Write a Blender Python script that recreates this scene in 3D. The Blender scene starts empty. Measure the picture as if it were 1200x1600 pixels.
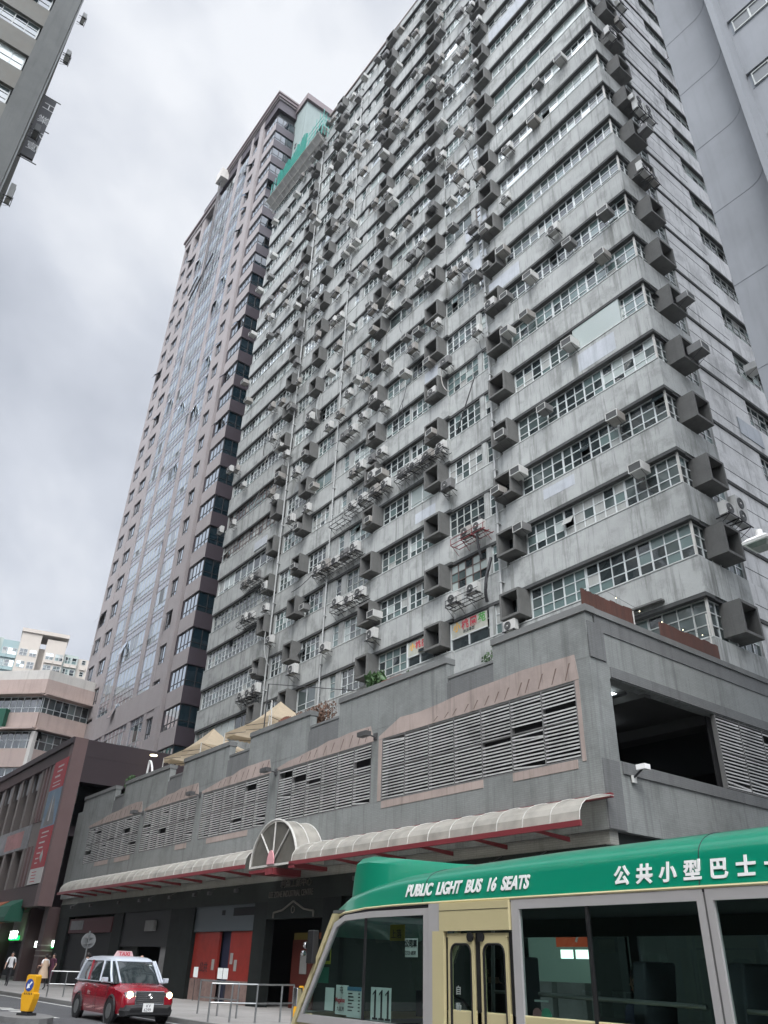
import bpy, bmesh, math, random
from mathutils import Vector, Matrix, Euler
R = math.radians
C = bpy.context.scene.collection
SC = bpy.context.scene
rnd = random.Random(7)

# ------------------------------------------------------------------ camera
cam_d = bpy.data.cameras.new('camera'); cam = bpy.data.objects.new('camera', cam_d); C.objects.link(cam)
cam_d.sensor_fit = 'HORIZONTAL'; cam_d.sensor_width = 36.0; cam_d.lens = 36.0 * 1203 / 1200
cam_d.clip_start = 0.05; cam_d.clip_end = 6000
_x = Vector((0.60976245, 0.79206098, 0.02879497))
_d = Vector((-0.38871091, 0.33051253, -0.86003796))
_f = Vector((-0.69071961, 0.51322594, 0.50941687))
m = Matrix((_x, -_d, -_f)).transposed().to_4x4(); m.translation = (0, 0, 1.6)
cam.matrix_world = m
SC.camera = cam
# ------------------------------------------------------------------ exposure
SC.view_settings.view_transform = 'Standard'
try: SC.view_settings.look = 'None'
except Exception: pass
SC.view_settings.exposure = 0.35; SC.view_settings.gamma = 1.0; SC.view_settings.use_curve_mapping = False
# ------------------------------------------------------------------ sky
SUN_EL, SUN_AZ = 50.0, 134.0          # azimuth measured clockwise from +Y
W = bpy.data.worlds.new('World'); SC.world = W; W.use_nodes = True
nt = W.node_tree; nt.nodes.clear()
out = nt.nodes.new('ShaderNodeOutputWorld'); bg = nt.nodes.new('ShaderNodeBackground')
sky = nt.nodes.new('ShaderNodeTexSky'); sky.sky_type = 'NISHITA'; sky.sun_disc = False
sky.sun_elevation = R(SUN_EL); sky.sun_rotation = R(SUN_AZ); sky.air_density = 1.0; sky.dust_density = 3.0
tc = nt.nodes.new('ShaderNodeTexCoord')
mp = nt.nodes.new('ShaderNodeMapping'); mp.inputs['Location'].default_value = (0.35, 0.22, 0.52); mp.inputs['Scale'].default_value = (1.0, 1.0, 1.25)
n1 = nt.nodes.new('ShaderNodeTexNoise'); n1.inputs['Scale'].default_value = 2.1; n1.inputs['Detail'].default_value = 6; n1.inputs['Roughness'].default_value = 0.5
n1.inputs['Distortion'].default_value = 0.3
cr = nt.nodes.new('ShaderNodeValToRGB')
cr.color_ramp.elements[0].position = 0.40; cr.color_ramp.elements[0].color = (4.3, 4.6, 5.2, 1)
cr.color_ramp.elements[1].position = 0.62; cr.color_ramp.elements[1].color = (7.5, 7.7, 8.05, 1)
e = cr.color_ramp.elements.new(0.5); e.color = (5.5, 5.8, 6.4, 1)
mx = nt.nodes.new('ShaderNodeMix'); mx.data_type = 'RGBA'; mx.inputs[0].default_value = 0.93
nt.links.new(tc.outputs['Generated'], mp.inputs[0]); nt.links.new(mp.outputs[0], n1.inputs['Vector'])
nt.links.new(n1.outputs['Fac'], cr.inputs[0]); nt.links.new(sky.outputs[0], mx.inputs[6]); nt.links.new(cr.outputs[0], mx.inputs[7])
# brightness added to the sky around the hidden sun, behind the viewer, lighting the facade
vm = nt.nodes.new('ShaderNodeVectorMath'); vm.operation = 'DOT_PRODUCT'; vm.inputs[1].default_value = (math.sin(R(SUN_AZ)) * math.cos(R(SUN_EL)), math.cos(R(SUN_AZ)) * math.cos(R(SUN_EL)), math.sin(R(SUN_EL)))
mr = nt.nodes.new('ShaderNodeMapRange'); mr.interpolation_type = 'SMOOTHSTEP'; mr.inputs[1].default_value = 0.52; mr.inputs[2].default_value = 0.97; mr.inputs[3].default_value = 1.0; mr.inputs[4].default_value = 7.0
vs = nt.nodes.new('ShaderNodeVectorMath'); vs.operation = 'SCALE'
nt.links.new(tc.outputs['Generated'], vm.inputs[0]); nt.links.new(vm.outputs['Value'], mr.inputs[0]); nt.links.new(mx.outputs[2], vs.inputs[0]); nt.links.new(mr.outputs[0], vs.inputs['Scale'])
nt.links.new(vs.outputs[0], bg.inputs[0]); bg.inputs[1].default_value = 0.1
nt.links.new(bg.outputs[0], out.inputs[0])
# ------------------------------------------------------------------ sun
sd = bpy.data.lights.new('sun', 'SUN'); sd.energy = 1.5; sd.angle = R(28); sd.color = (1.0, 0.97, 0.93)
so = bpy.data.objects.new('sun', sd); C.objects.link(so)
_s = Vector((math.sin(R(SUN_AZ)) * math.cos(R(SUN_EL)), math.cos(R(SUN_AZ)) * math.cos(R(SUN_EL)), math.sin(R(SUN_EL))))
so.rotation_euler = _s.to_track_quat('Z', 'Y').to_euler(); so.location = (0, -5, 120)

# ================================================================== materials
def _bsdf(name):
    mt = bpy.data.materials.new(name); mt.use_nodes = True
    return mt, mt.node_tree, mt.node_tree.nodes['Principled BSDF']
def mat(name, col, rough=0.7, metal=0.0, var=0.0, scale=1.5, streak=0.0, bump=0.0, bscale=30, dark=None, spec=0.5, coat=0.0, vstretch=(1, 1, 1), blotch=0.0, brick=None):
    """procedural surface: base colour with fine variation, vertical rain streaks, blotches of dirt and a bump"""
    mt, t, b = _bsdf(name); N = t.nodes; L = t.links
    b.inputs['Base Color'].default_value = (*col, 1); b.inputs['Roughness'].default_value = rough; b.inputs['Metallic'].default_value = metal
    b.inputs['Specular IOR Level'].default_value = spec; b.inputs['Coat Weight'].default_value = coat; b.inputs['Coat Roughness'].default_value = 0.08
    if not (var or streak or bump or blotch or brick): return mt
    geo = N.new('ShaderNodeNewGeometry'); mpn = N.new('ShaderNodeMapping'); mpn.inputs['Scale'].default_value = vstretch
    L.new(geo.outputs['Position'], mpn.inputs[0])
    cur = None
    dk = dark or tuple(c * 0.45 for c in col)
    def layer(vec, sc, lo, hi, amount, colr, detail=4, rgh=0.6):
        nonlocal cur
        n = N.new('ShaderNodeTexNoise'); n.inputs['Scale'].default_value = sc; n.inputs['Detail'].default_value = detail; n.inputs['Roughness'].default_value = rgh
        L.new(vec, n.inputs['Vector'])
        mr = N.new('ShaderNodeMapRange'); mr.inputs[1].default_value = lo; mr.inputs[2].default_value = hi; mr.inputs[4].default_value = amount
        L.new(n.outputs['Fac'], mr.inputs[0])
        mxn = N.new('ShaderNodeMix'); mxn.data_type = 'RGBA'; L.new(mr.outputs[0], mxn.inputs[0])
        if cur is None: mxn.inputs[6].default_value = (*col, 1)
        else: L.new(cur, mxn.inputs[6])
        mxn.inputs[7].default_value = (*colr, 1); cur = mxn.outputs[2]
    if var: layer(mpn.outputs[0], scale, 0.35, 0.7, var, tuple(c * 0.6 for c in col)); layer(mpn.outputs[0], scale * 0.13, 0.45, 0.7, var, tuple(min(1, c * 1.3) for c in col), 2)
    if streak:
        m2 = N.new('ShaderNodeMapping'); m2.inputs['Scale'].default_value = (1.6, 1.6, 0.09); L.new(geo.outputs['Position'], m2.inputs[0])
        layer(m2.outputs[0], 1.7, 0.52, 0.72, streak, dk, 5, 0.65)
        m3 = N.new('ShaderNodeMapping'); m3.inputs['Scale'].default_value = (5, 5, 0.3); m3.inputs['Location'].default_value = (3, 7, 1); L.new(geo.outputs['Position'], m3.inputs[0])
        layer(m3.outputs[0], 1.9, 0.58, 0.75, streak * 0.7, dk, 4, 0.6)
    if blotch: layer(mpn.outputs[0], scale * 0.45, 0.5, 0.66, blotch, dk, 6, 0.7)
    if cur is not None: L.new(cur, b.inputs['Base Color'])
    h = None
    if bump:
        n = N.new('ShaderNodeTexNoise'); n.inputs['Scale'].default_value = bscale; n.inputs['Detail'].default_value = 4; L.new(mpn.outputs[0], n.inputs['Vector'])
        bp = N.new('ShaderNodeBump'); bp.inputs['Strength'].default_value = bump; bp.inputs['Distance'].default_value = 0.02
        L.new(n.outputs['Fac'], bp.inputs['Height']); L.new(bp.outputs[0], b.inputs['Normal']); h = bp
    if brick:   # (tile width, tile height, mortar) laid on the wall, any orientation: u = x + y
        sep = N.new('ShaderNodeSeparateXYZ'); L.new(geo.outputs['Position'], sep.inputs[0])
        ad = N.new('ShaderNodeMath'); ad.operation = 'ADD'; L.new(sep.outputs[0], ad.inputs[0]); L.new(sep.outputs[1], ad.inputs[1])
        cb = N.new('ShaderNodeCombineXYZ'); L.new(ad.outputs[0], cb.inputs[0]); L.new(sep.outputs[1] if brick[3:] else sep.outputs[2], cb.inputs[1])
        if brick[3:]: L.new(sep.outputs[0], cb.inputs[0])
        br = N.new('ShaderNodeTexBrick'); br.inputs['Scale'].default_value = 1; br.inputs['Brick Width'].default_value = brick[0]; br.inputs['Row Height'].default_value = brick[1]
        br.inputs['Mortar Size'].default_value = brick[2]; br.inputs['Color1'].default_value = (1, 1, 1, 1); br.inputs['Color2'].default_value = (0.9, 0.9, 0.9, 1); br.inputs['Mortar'].default_value = (0.72, 0.72, 0.72, 1)
        L.new(cb.outputs[0], br.inputs['Vector'])
        mm = N.new('ShaderNodeMix'); mm.data_type = 'RGBA'; mm.blend_type = 'MULTIPLY'; mm.inputs[0].default_value = 0.8
        if cur is None: mm.inputs[6].default_value = (*col, 1)
        else: L.new(cur, mm.inputs[6])
        L.new(br.outputs['Color'], mm.inputs[7]); L.new(mm.outputs[2], b.inputs['Base Color'])
    return mt
def glass(name, col, rough=0.05, wob=0.0, ior=1.5, spec=0.5, metal=0.0):
    mt, t, b = _bsdf(name)
    b.inputs['Base Color'].default_value = (*col, 1); b.inputs['Roughness'].default_value = rough; b.inputs['IOR'].default_value = ior
    b.inputs['Specular IOR Level'].default_value = spec; b.inputs['Metallic'].default_value = metal
    if wob:
        g = t.nodes.new('ShaderNodeNewGeometry'); n = t.nodes.new('ShaderNodeTexNoise'); n.inputs['Scale'].default_value = 0.9; n.inputs['Detail'].default_value = 1
        bp = t.nodes.new('ShaderNodeBump'); bp.inputs['Strength'].default_value = wob; bp.inputs['Distance'].default_value = 0.05
        t.links.new(g.outputs['Position'], n.inputs['Vector']); t.links.new(n.outputs['Fac'], bp.inputs['Height']); t.links.new(bp.outputs[0], b.inputs['Normal'])
    return mt
def see(name, tint, amount=0.8, rough=0.02):
    """clear pane: transparent mixed with a glossy coat by Fresnel"""
    mt = bpy.data.materials.new(name); mt.use_nodes = True; t = mt.node_tree; t.nodes.clear()
    o = t.nodes.new('ShaderNodeOutputMaterial'); tr = t.nodes.new('ShaderNodeBsdfTransparent'); gl = t.nodes.new('ShaderNodeBsdfGlossy')
    lw_ = t.nodes.new('ShaderNodeLayerWeight'); lw_.inputs[0].default_value = 0.5; fr = t.nodes.new('ShaderNodeMath'); fr.operation = 'POWER'; fr.inputs[1].default_value = 4.0; t.links.new(lw_.outputs['Facing'], fr.inputs[0]); mxs = t.nodes.new('ShaderNodeMixShader')
    tr.inputs[0].default_value = (*tint, 1); gl.inputs['Roughness'].default_value = rough; gl.inputs[0].default_value = (0.95, 0.97, 0.97, 1)
    mu = t.nodes.new('ShaderNodeMath'); mu.operation = 'MULTIPLY_ADD'; mu.inputs[1].default_value = 0.9; mu.inputs[2].default_value = 0.06
    t.links.new(fr.outputs[0], mu.inputs[0]); t.links.new(mu.outputs[0], mxs.inputs[0]); t.links.new(tr.outputs[0], mxs.inputs[1]); t.links.new(gl.outputs[0], mxs.inputs[2]); t.links.new(mxs.outputs[0], o.inputs[0])
    return mt
def emit(name, col, s):
    mt, t, b = _bsdf(name); b.inputs['Base Color'].default_value = (*col, 1); b.inputs['Emission Color'].default_value = (*col, 1); b.inputs['Emission Strength'].default_value = s
    return mt
def trans(name, col, f=0.5, rough=0.5, **k):
    mt, t, b = _bsdf(name); o = t.nodes['Material Output']; tl = t.nodes.new('ShaderNodeBsdfTranslucent'); tl.inputs[0].default_value = (*col, 1)
    b.inputs['Base Color'].default_value = (*col, 1); b.inputs['Roughness'].default_value = rough
    mxs = t.nodes.new('ShaderNodeMixShader'); mxs.inputs[0].default_value = f
    t.links.new(b.outputs[0], mxs.inputs[1]); t.links.new(tl.outputs[0], mxs.inputs[2]); t.links.new(mxs.outputs[0], o.inputs[0])
    g = t.nodes.new('ShaderNodeNewGeometry'); n = t.nodes.new('ShaderNodeTexNoise'); n.inputs['Scale'].default_value = k.get('scale', 1.2); n.inputs['Detail'].default_value = 5
    mr = t.nodes.new('ShaderNodeMapRange'); mr.inputs[1].default_value = 0.4; mr.inputs[2].default_value = 0.75; mr.inputs[4].default_value = k.get('dirt', 0.5)
    mxn = t.nodes.new('ShaderNodeMix'); mxn.data_type = 'RGBA'; mxn.inputs[6].default_value = (*col, 1); mxn.inputs[7].default_value = tuple(c * 0.45 for c in col) + (1,)
    t.links.new(g.outputs['Position'], n.inputs['Vector']); t.links.new(n.outputs['Fac'], mr.inputs[0]); t.links.new(mr.outputs[0], mxn.inputs[0]); t.links.new(mxn.outputs[2], b.inputs['Base Color']); t.links.new(mxn.outputs[2], tl.inputs[0])
    return mt
def netting(name, col):
    mt = trans(name, col, 0.4, 0.8, scale=2, dirt=0.4); t = mt.node_tree; o = t.nodes['Material Output']; src = o.inputs[0].links[0].from_socket
    tp = t.nodes.new('ShaderNodeBsdfTransparent'); mm = t.nodes.new('ShaderNodeMixShader'); mm.inputs[0].default_value = 0.35; t.links.new(src, mm.inputs[1]); t.links.new(tp.outputs[0], mm.inputs[2]); t.links.new(mm.outputs[0], o.inputs[0]); return mt

M = {}
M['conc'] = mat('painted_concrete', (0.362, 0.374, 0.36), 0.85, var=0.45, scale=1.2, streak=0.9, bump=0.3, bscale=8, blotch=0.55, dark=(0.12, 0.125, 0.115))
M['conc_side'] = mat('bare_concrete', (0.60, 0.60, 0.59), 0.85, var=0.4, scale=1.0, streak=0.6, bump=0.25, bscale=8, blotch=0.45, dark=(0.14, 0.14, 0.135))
M['lip'] = mat('stained_shade_drip_edge', (0.06, 0.062, 0.06), 0.9, var=0.4, scale=3, streak=0.4)  # stained edge, darkened further to put the spandrel's shadow gap into the colour
M['sill'] = mat('pale_sill', (0.50, 0.52, 0.50), 0.8, var=0.4, scale=3, streak=0.5, dark=(0.2, 0.2, 0.19))
M['core'] = mat('dark_interior', (0.03, 0.035, 0.035), 0.9)
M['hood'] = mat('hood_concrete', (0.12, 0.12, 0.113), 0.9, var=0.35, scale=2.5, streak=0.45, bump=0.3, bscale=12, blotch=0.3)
M['hood_in'] = mat('shade_dark_concrete', (0.05, 0.05, 0.047), 0.9, var=0.3, scale=3)  # concrete darkened to put the shade inside the hoods into the colour
M['patch_pale'] = mat('pale_repaint', (0.42, 0.445, 0.47), 0.8, var=0.4, scale=2, streak=0.5)
M['alu'] = mat('aluminium_frame', (0.62, 0.65, 0.64), 0.45, metal=0.25, var=0.2, scale=6)
M['alu_old'] = mat('old_steel_frame', (0.40, 0.42, 0.40), 0.6, var=0.4, scale=6)
M['brownframe'] = mat('brown_frame', (0.11, 0.08, 0.07), 0.5)
M['g_dark'] = glass('window_glass_dark', (0.02, 0.028, 0.03), 0.05, 0.35, spec=0.7, ior=1.8)
M['g_mid'] = glass('window_glass_curtained', (0.06, 0.08, 0.078), 0.07, 0.35, spec=0.7, ior=1.8)
M['g_teal'] = glass('window_glass_teal', (0.12, 0.17, 0.163), 0.09, 0.35, spec=0.7, ior=1.8)
M['g_pale'] = glass('window_glass_frosted', (0.36, 0.41, 0.39), 0.2, 0.2, spec=0.7, ior=1.8)
M['g_navy'] = glass('dark_blue_glass', (0.008, 0.02, 0.028), 0.04, 0.25, spec=0.7, ior=1.7)
M['g_skybright'] = glass('sky_bright_window_glass', (0.62, 0.66, 0.68), 0.10, 0.35, spec=0.7, metal=0.75)  # brighter pane added so upper windows carry the sky's reflection
M['g_cloth'] = mat('curtained_pane', (0.33, 0.34, 0.32), 0.35, var=0.5, scale=5, vstretch=(4, 4, 0.3))
M['g_board'] = mat('boarded_pane', (0.30, 0.30, 0.28), 0.7, var=0.4, scale=3)
M['pipe'] = mat('pale_pipe', (0.36, 0.37, 0.36), 0.6, var=0.3, scale=4)
M['pod'] = mat('podium_grey_tile', (0.225, 0.238, 0.228), 0.75, var=0.35, scale=0.9, streak=0.75, bump=0.15, bscale=14, blotch=0.45, dark=(0.10, 0.105, 0.10), brick=(0.24, 0.06, 0.006))
M['pod_d'] = mat('podium_dark_band', (0.145, 0.15, 0.148), 0.8, var=0.3, scale=1.3, streak=0.5, dark=(0.06, 0.06, 0.058), brick=(0.24, 0.06, 0.006))
M['cope'] = mat('weathered_coping', (0.15, 0.155, 0.15), 0.85, var=0.5, scale=1.5, blotch=0.4)
M['salmon'] = mat('salmon_render_patch', (0.33, 0.27, 0.24), 0.85, var=0.45, scale=2.2, streak=0.8, dark=(0.17, 0.14, 0.12))
M['louv'] = mat('aluminium_louvre', (0.62, 0.62, 0.60), 0.5, metal=0.2, var=0.4, scale=1.5, blotch=0.35, dark=(0.10, 0.10, 0.095))
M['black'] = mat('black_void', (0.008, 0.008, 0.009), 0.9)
M['gran'] = mat('dark_granite_cladding', (0.024, 0.029, 0.026), 0.6, spec=0.12, var=0.6, scale=1.6, blotch=0.5, streak=0.2, dark=(0.02, 0.022, 0.02), brick=(0.9, 0.62, 0.008))
M['gran_p'] = mat('dark_granite_pillar', (0.015, 0.018, 0.017), 0.6, spec=0.12, var=0.6, scale=2.4, blotch=0.5)
M['tile_pale'] = mat('pale_strip_tile', (0.30, 0.30, 0.265), 0.7, var=0.3, scale=1.5, streak=0.3, brick=(0.24, 0.06, 0.008))
M['redsteel'] = mat('maroon_painted_steel', (0.17, 0.025, 0.03), 0.5, var=0.35, scale=2.5)
M['pinkboss'] = mat('faded_pink_panel', (0.62, 0.30, 0.32), 0.6, var=0.3, scale=4)
M['poly'] = trans('canopy_polycarbonate', (0.56, 0.535, 0.475), 0.45, 0.35, scale=1.6, dirt=0.65)
M['poly_d'] = trans('arch_polycarbonate', (0.24, 0.23, 0.20), 0.5, 0.3, scale=1.6, dirt=0.6)
M['whiteribs'] = mat('white_steel_rib', (0.50, 0.49, 0.45), 0.5, var=0.45, scale=4)
M['steel'] = mat('stainless_steel', (0.27, 0.28, 0.28), 0.35, metal=0.8)
M['blk'] = mat('black_steel', (0.025, 0.025, 0.027), 0.6)
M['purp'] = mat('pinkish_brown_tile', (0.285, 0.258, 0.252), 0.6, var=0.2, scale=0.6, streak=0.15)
M['purp_s'] = mat('shade_dark_brown_tile', (0.042, 0.032, 0.040), 0.5, var=0.2, scale=0.6, streak=0.15)  # brown tile darkened to put the side wall's shade into the colour
M['cornice'] = mat('brown_cornice', (0.19, 0.155, 0.155), 0.6, var=0.2, scale=1)
M['pg'] = glass('tower_glass', (0.60, 0.66, 0.72), 0.03, 0.25, spec=1.0, metal=0.9)
M['pg2'] = glass('tower_glass_blind', (0.30, 0.33, 0.36), 0.08, 0.25, spec=0.8, metal=0.3)
M['pgs'] = glass('tower_spandrel_glass', (0.46, 0.47, 0.51), 0.10, 0.25, spec=0.8, metal=0.7)
M['mint'] = mat('mint_render', (0.26, 0.315, 0.30), 0.8, var=0.25, scale=0.5, streak=0.25)
M['net'] = netting('green_scaffold_net', (0.03, 0.34, 0.27))
M['net_d'] = mat('green_scaffold_pole', (0.05, 0.32, 0.27), 0.6)
M['fan'] = mat('catch_platform_sheet', (0.42, 0.42, 0.40), 0.7, var=0.5, scale=1.5, blotch=0.5)
M['grey_b'] = mat('blue_grey_render', (0.20, 0.212, 0.225), 0.8, var=0.3, scale=0.5, streak=0.2, bump=0.2, bscale=3, blotch=0.15)
M['grey_d'] = mat('blue_grey_recess', (0.17, 0.19, 0.21), 0.8, var=0.3, scale=0.6, streak=0.2)
M['lb'] = mat('old_grey_render', (0.13, 0.13, 0.115), 0.85, var=0.5, scale=0.9, streak=0.5, blotch=0.45, dark=(0.12, 0.11, 0.09))
M['lb_p'] = mat('grey_render_pier', (0.088, 0.093, 0.089), 0.85, var=0.4, scale=0.8, streak=0.4, blotch=0.3)
M['mall'] = mat('maroon_brown_panel', (0.06, 0.034, 0.032), 0.6, var=0.3, scale=0.8)
M['mall_l'] = mat('dusty_rose_panel', (0.15, 0.095, 0.09), 0.55, var=0.3, scale=0.8, streak=0.2)
M['mall_w'] = mat('taupe_panel', (0.17, 0.145, 0.13), 0.6, var=0.3, scale=1)
M['mallside'] = mat('dark_plum_fascia', (0.035, 0.022, 0.025), 0.6, var=0.3, scale=0.8)
M['ban_red'] = mat('red_banner', (0.38, 0.035, 0.045), 0.6, var=0.2, scale=2)
M['ban_white'] = mat('white_banner', (0.55, 0.53, 0.5), 0.6, var=0.2, scale=2)
M['ban_blue'] = mat('blue_grey_print', (0.15, 0.23, 0.30), 0.6, var=0.6, scale=1.4, dark=(0.4, 0.4, 0.4), blotch=0.6)
M['ban_grey'] = mat('grey_print', (0.22, 0.22, 0.22), 0.6, var=0.8, scale=2.2, blotch=0.6)
M['pinkb'] = mat('salmon_pink_render', (0.44, 0.35, 0.31), 0.85, var=0.25, scale=0.5, streak=0.3, blotch=0.2)
M['pinkb_w'] = mat('pale_parapet', (0.55, 0.53, 0.49), 0.85, var=0.3, scale=0.5, streak=0.35)
M['apt_cream'] = mat('cream_render', (0.44, 0.40, 0.35), 0.8, var=0.15, scale=0.4)
M['apt_pink'] = mat('rose_render', (0.44, 0.31, 0.32), 0.8, var=0.15, scale=0.4)
M['apt_teal'] = mat('aqua_render', (0.24, 0.32, 0.32), 0.8, var=0.15, scale=0.4)
M['apt_mint'] = mat('pale_mint_render', (0.33, 0.38, 0.35), 0.8, var=0.15, scale=0.4)
M['green'] = mat('bus_green_paint', (0.0, 0.235, 0.135), 0.28, coat=0.6, var=0.12, scale=1.5)
M['cream'] = mat('bus_cream_paint', (0.66, 0.58, 0.33), 0.35, coat=0.4, var=0.12, scale=3)
M['busgrey'] = mat('bus_grey_frame', (0.50, 0.485, 0.48), 0.4, metal=0.05, var=0.15, scale=5)
M['rubber'] = mat('rubber', (0.012, 0.012, 0.013), 0.6)
M['seat'] = mat('bus_seat_vinyl', (0.05, 0.06, 0.07), 0.6, var=0.2, scale=5)
M['busin'] = mat('bus_interior_panel', (0.10, 0.11, 0.11), 0.7)
M['busglass'] = see('bus_tinted_glass', (0.58, 0.70, 0.67))
M['carglass'] = see('car_glass', (0.20, 0.24, 0.24))
M['white'] = mat('white_paint', (0.78, 0.78, 0.76), 0.5)
M['textwhite'] = mat('white_lettering', (0.85, 0.85, 0.83), 0.5)
M['paper'] = mat('paper_notice', (0.80, 0.85, 0.83), 0.8)
M['ink'] = mat('black_ink', (0.015, 0.015, 0.02), 0.7)
M['redink'] = mat('red_ink', (0.45, 0.04, 0.06), 0.7)
M['blueink'] = mat('blue_ink', (0.10, 0.25, 0.40), 0.7)
M['greenink'] = mat('green_ink', (0.06, 0.28, 0.05), 0.7)
M['taxired'] = mat('taxi_red_paint', (0.23, 0.005, 0.015), 0.22, coat=0.9, var=0.08, scale=3)
M['silver'] = mat('silver_roof_paint', (0.56, 0.60, 0.66), 0.3, metal=0.2, coat=0.6)
M['chrome'] = mat('chrome', (0.7, 0.7, 0.7), 0.12, metal=1)
M['lamp'] = emit('headlight_glow', (1.0, 0.78, 0.42), 7)
M['plast'] = mat('black_plastic', (0.02, 0.02, 0.021), 0.5)
M['yellow'] = mat('yellow_plastic', (0.72, 0.36, 0.01), 0.45, var=0.1, scale=5)
M['blue'] = mat('blue_sign_face', (0.02, 0.06, 0.28), 0.4)
M['asph'] = mat('asphalt', (0.085, 0.087, 0.09), 0.8, var=0.45, scale=0.9, bump=0.6, bscale=60, blotch=0.25)
M['pave'] = mat('concrete_paving', (0.29, 0.28, 0.265), 0.8, var=0.35, scale=1.1, bump=0.3, bscale=30, blotch=0.25, brick=(0.6, 0.6, 0.012, 1))
M['kerb'] = mat('kerb_stone', (0.17, 0.17, 0.165), 0.85, var=0.4, scale=3, bump=0.4)
M['paint'] = mat('worn_road_paint', (0.62, 0.62, 0.58), 0.7, var=0.5, scale=5)
M['rust'] = mat('rusty_sheet', (0.075, 0.028, 0.018), 0.8, var=0.5, scale=3, streak=0.6, bump=0.3, dark=(0.035, 0.02, 0.016), vstretch=(1, 1, 0.3))
M['tent'] = trans('cream_canvas', (0.62, 0.52, 0.38), 0.5, 0.8, scale=3, dirt=0.15)
M['acw'] = mat('ac_white_enamel', (0.48, 0.48, 0.455), 0.5, var=0.35, scale=3, streak=0.25, dark=(0.25, 0.23, 0.2))
M['acy'] = mat('ac_aged_beige', (0.28, 0.265, 0.24), 0.6, var=0.4, scale=3, streak=0.3)
M['acg'] = mat('ac_grey_steel', (0.15, 0.15, 0.145), 0.6, var=0.4, scale=3, streak=0.3)
M['fin'] = mat('ac_dark_coil', (0.05, 0.052, 0.05), 0.6)
M['ring'] = mat('ac_fan_grille', (0.13, 0.13, 0.13), 0.5)
M['leaf'] = mat('leaf_green', (0.045, 0.10, 0.03), 0.6, var=0.5, scale=6)
M['leaf_b'] = mat('withered_leaf_brown', (0.13, 0.075, 0.05), 0.8, var=0.5, scale=6)
M['bark'] = mat('bark', (0.08, 0.06, 0.045), 0.9)
M['terra'] = mat('terracotta', (0.20, 0.075, 0.05), 0.8, var=0.3, scale=5)
M['skin'] = mat('skin', (0.42, 0.26, 0.19), 0.6)
M['hair'] = mat('dark_hair', (0.018, 0.014, 0.012), 0.6)
M['c_white'] = mat('white_cotton', (0.66, 0.66, 0.66), 0.85)
M['c_black'] = mat('black_trousers', (0.02, 0.02, 0.022), 0.85)
M['c_beige'] = mat('beige_cloth', (0.48, 0.36, 0.26), 0.85)
M['c_plum'] = mat('plum_cloth', (0.09, 0.025, 0.05), 0.85)
M['c_grey'] = mat('charcoal_cloth', (0.05, 0.052, 0.06), 0.85)
M['c_navy'] = mat('navy_cloth', (0.02, 0.025, 0.05), 0.85)
M['shred'] = mat('scarlet_shutter', (0.24, 0.018, 0.010), 0.6, var=0.6, scale=3)
M['shnavy'] = mat('navy_door', (0.015, 0.02, 0.045), 0.6)
M['shgrey'] = mat('blue_grey_hoarding', (0.065, 0.078, 0.085), 0.6, var=0.15, scale=2)
M['peel'] = mat('peeled_pinkish_board', (0.22, 0.15, 0.13), 0.8, var=0.6, scale=6, blotch=0.6)
M['shut'] = mat('dark_roller_shutter', (0.020, 0.021, 0.022), 0.6, var=0.3, scale=2, spec=0.3)
M['signgreen'] = emit('lit_green_strip', (0.0, 0.75, 0.12), 2.2)
M['signwhite'] = emit('lit_white_letters', (0.85, 1.0, 0.9), 3.0)
M['tube'] = emit('fluorescent_tube', (0.85, 0.95, 1.0), 9)
M['bulb'] = emit('warm_bulb', (1.0, 0.9, 0.6), 3)
M['floodlamp'] = mat('floodlight_housing', (0.06, 0.06, 0.06), 0.5)
M['orange'] = mat('faded_orange_awning', (0.30, 0.09, 0.04), 0.8, var=0.2, scale=3)
M['awngreen'] = mat('dark_green_awning', (0.008, 0.085, 0.05), 0.7, var=0.2, scale=3)
M['shoplit'] = emit('glowing_shop_wall', (0.32, 0.42, 0.38), 0.28)  # wall glows by itself, standing in for the shop's lighting
M['shopred'] = emit('lit_orange_sign', (0.55, 0.09, 0.04), 0.45)

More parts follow.
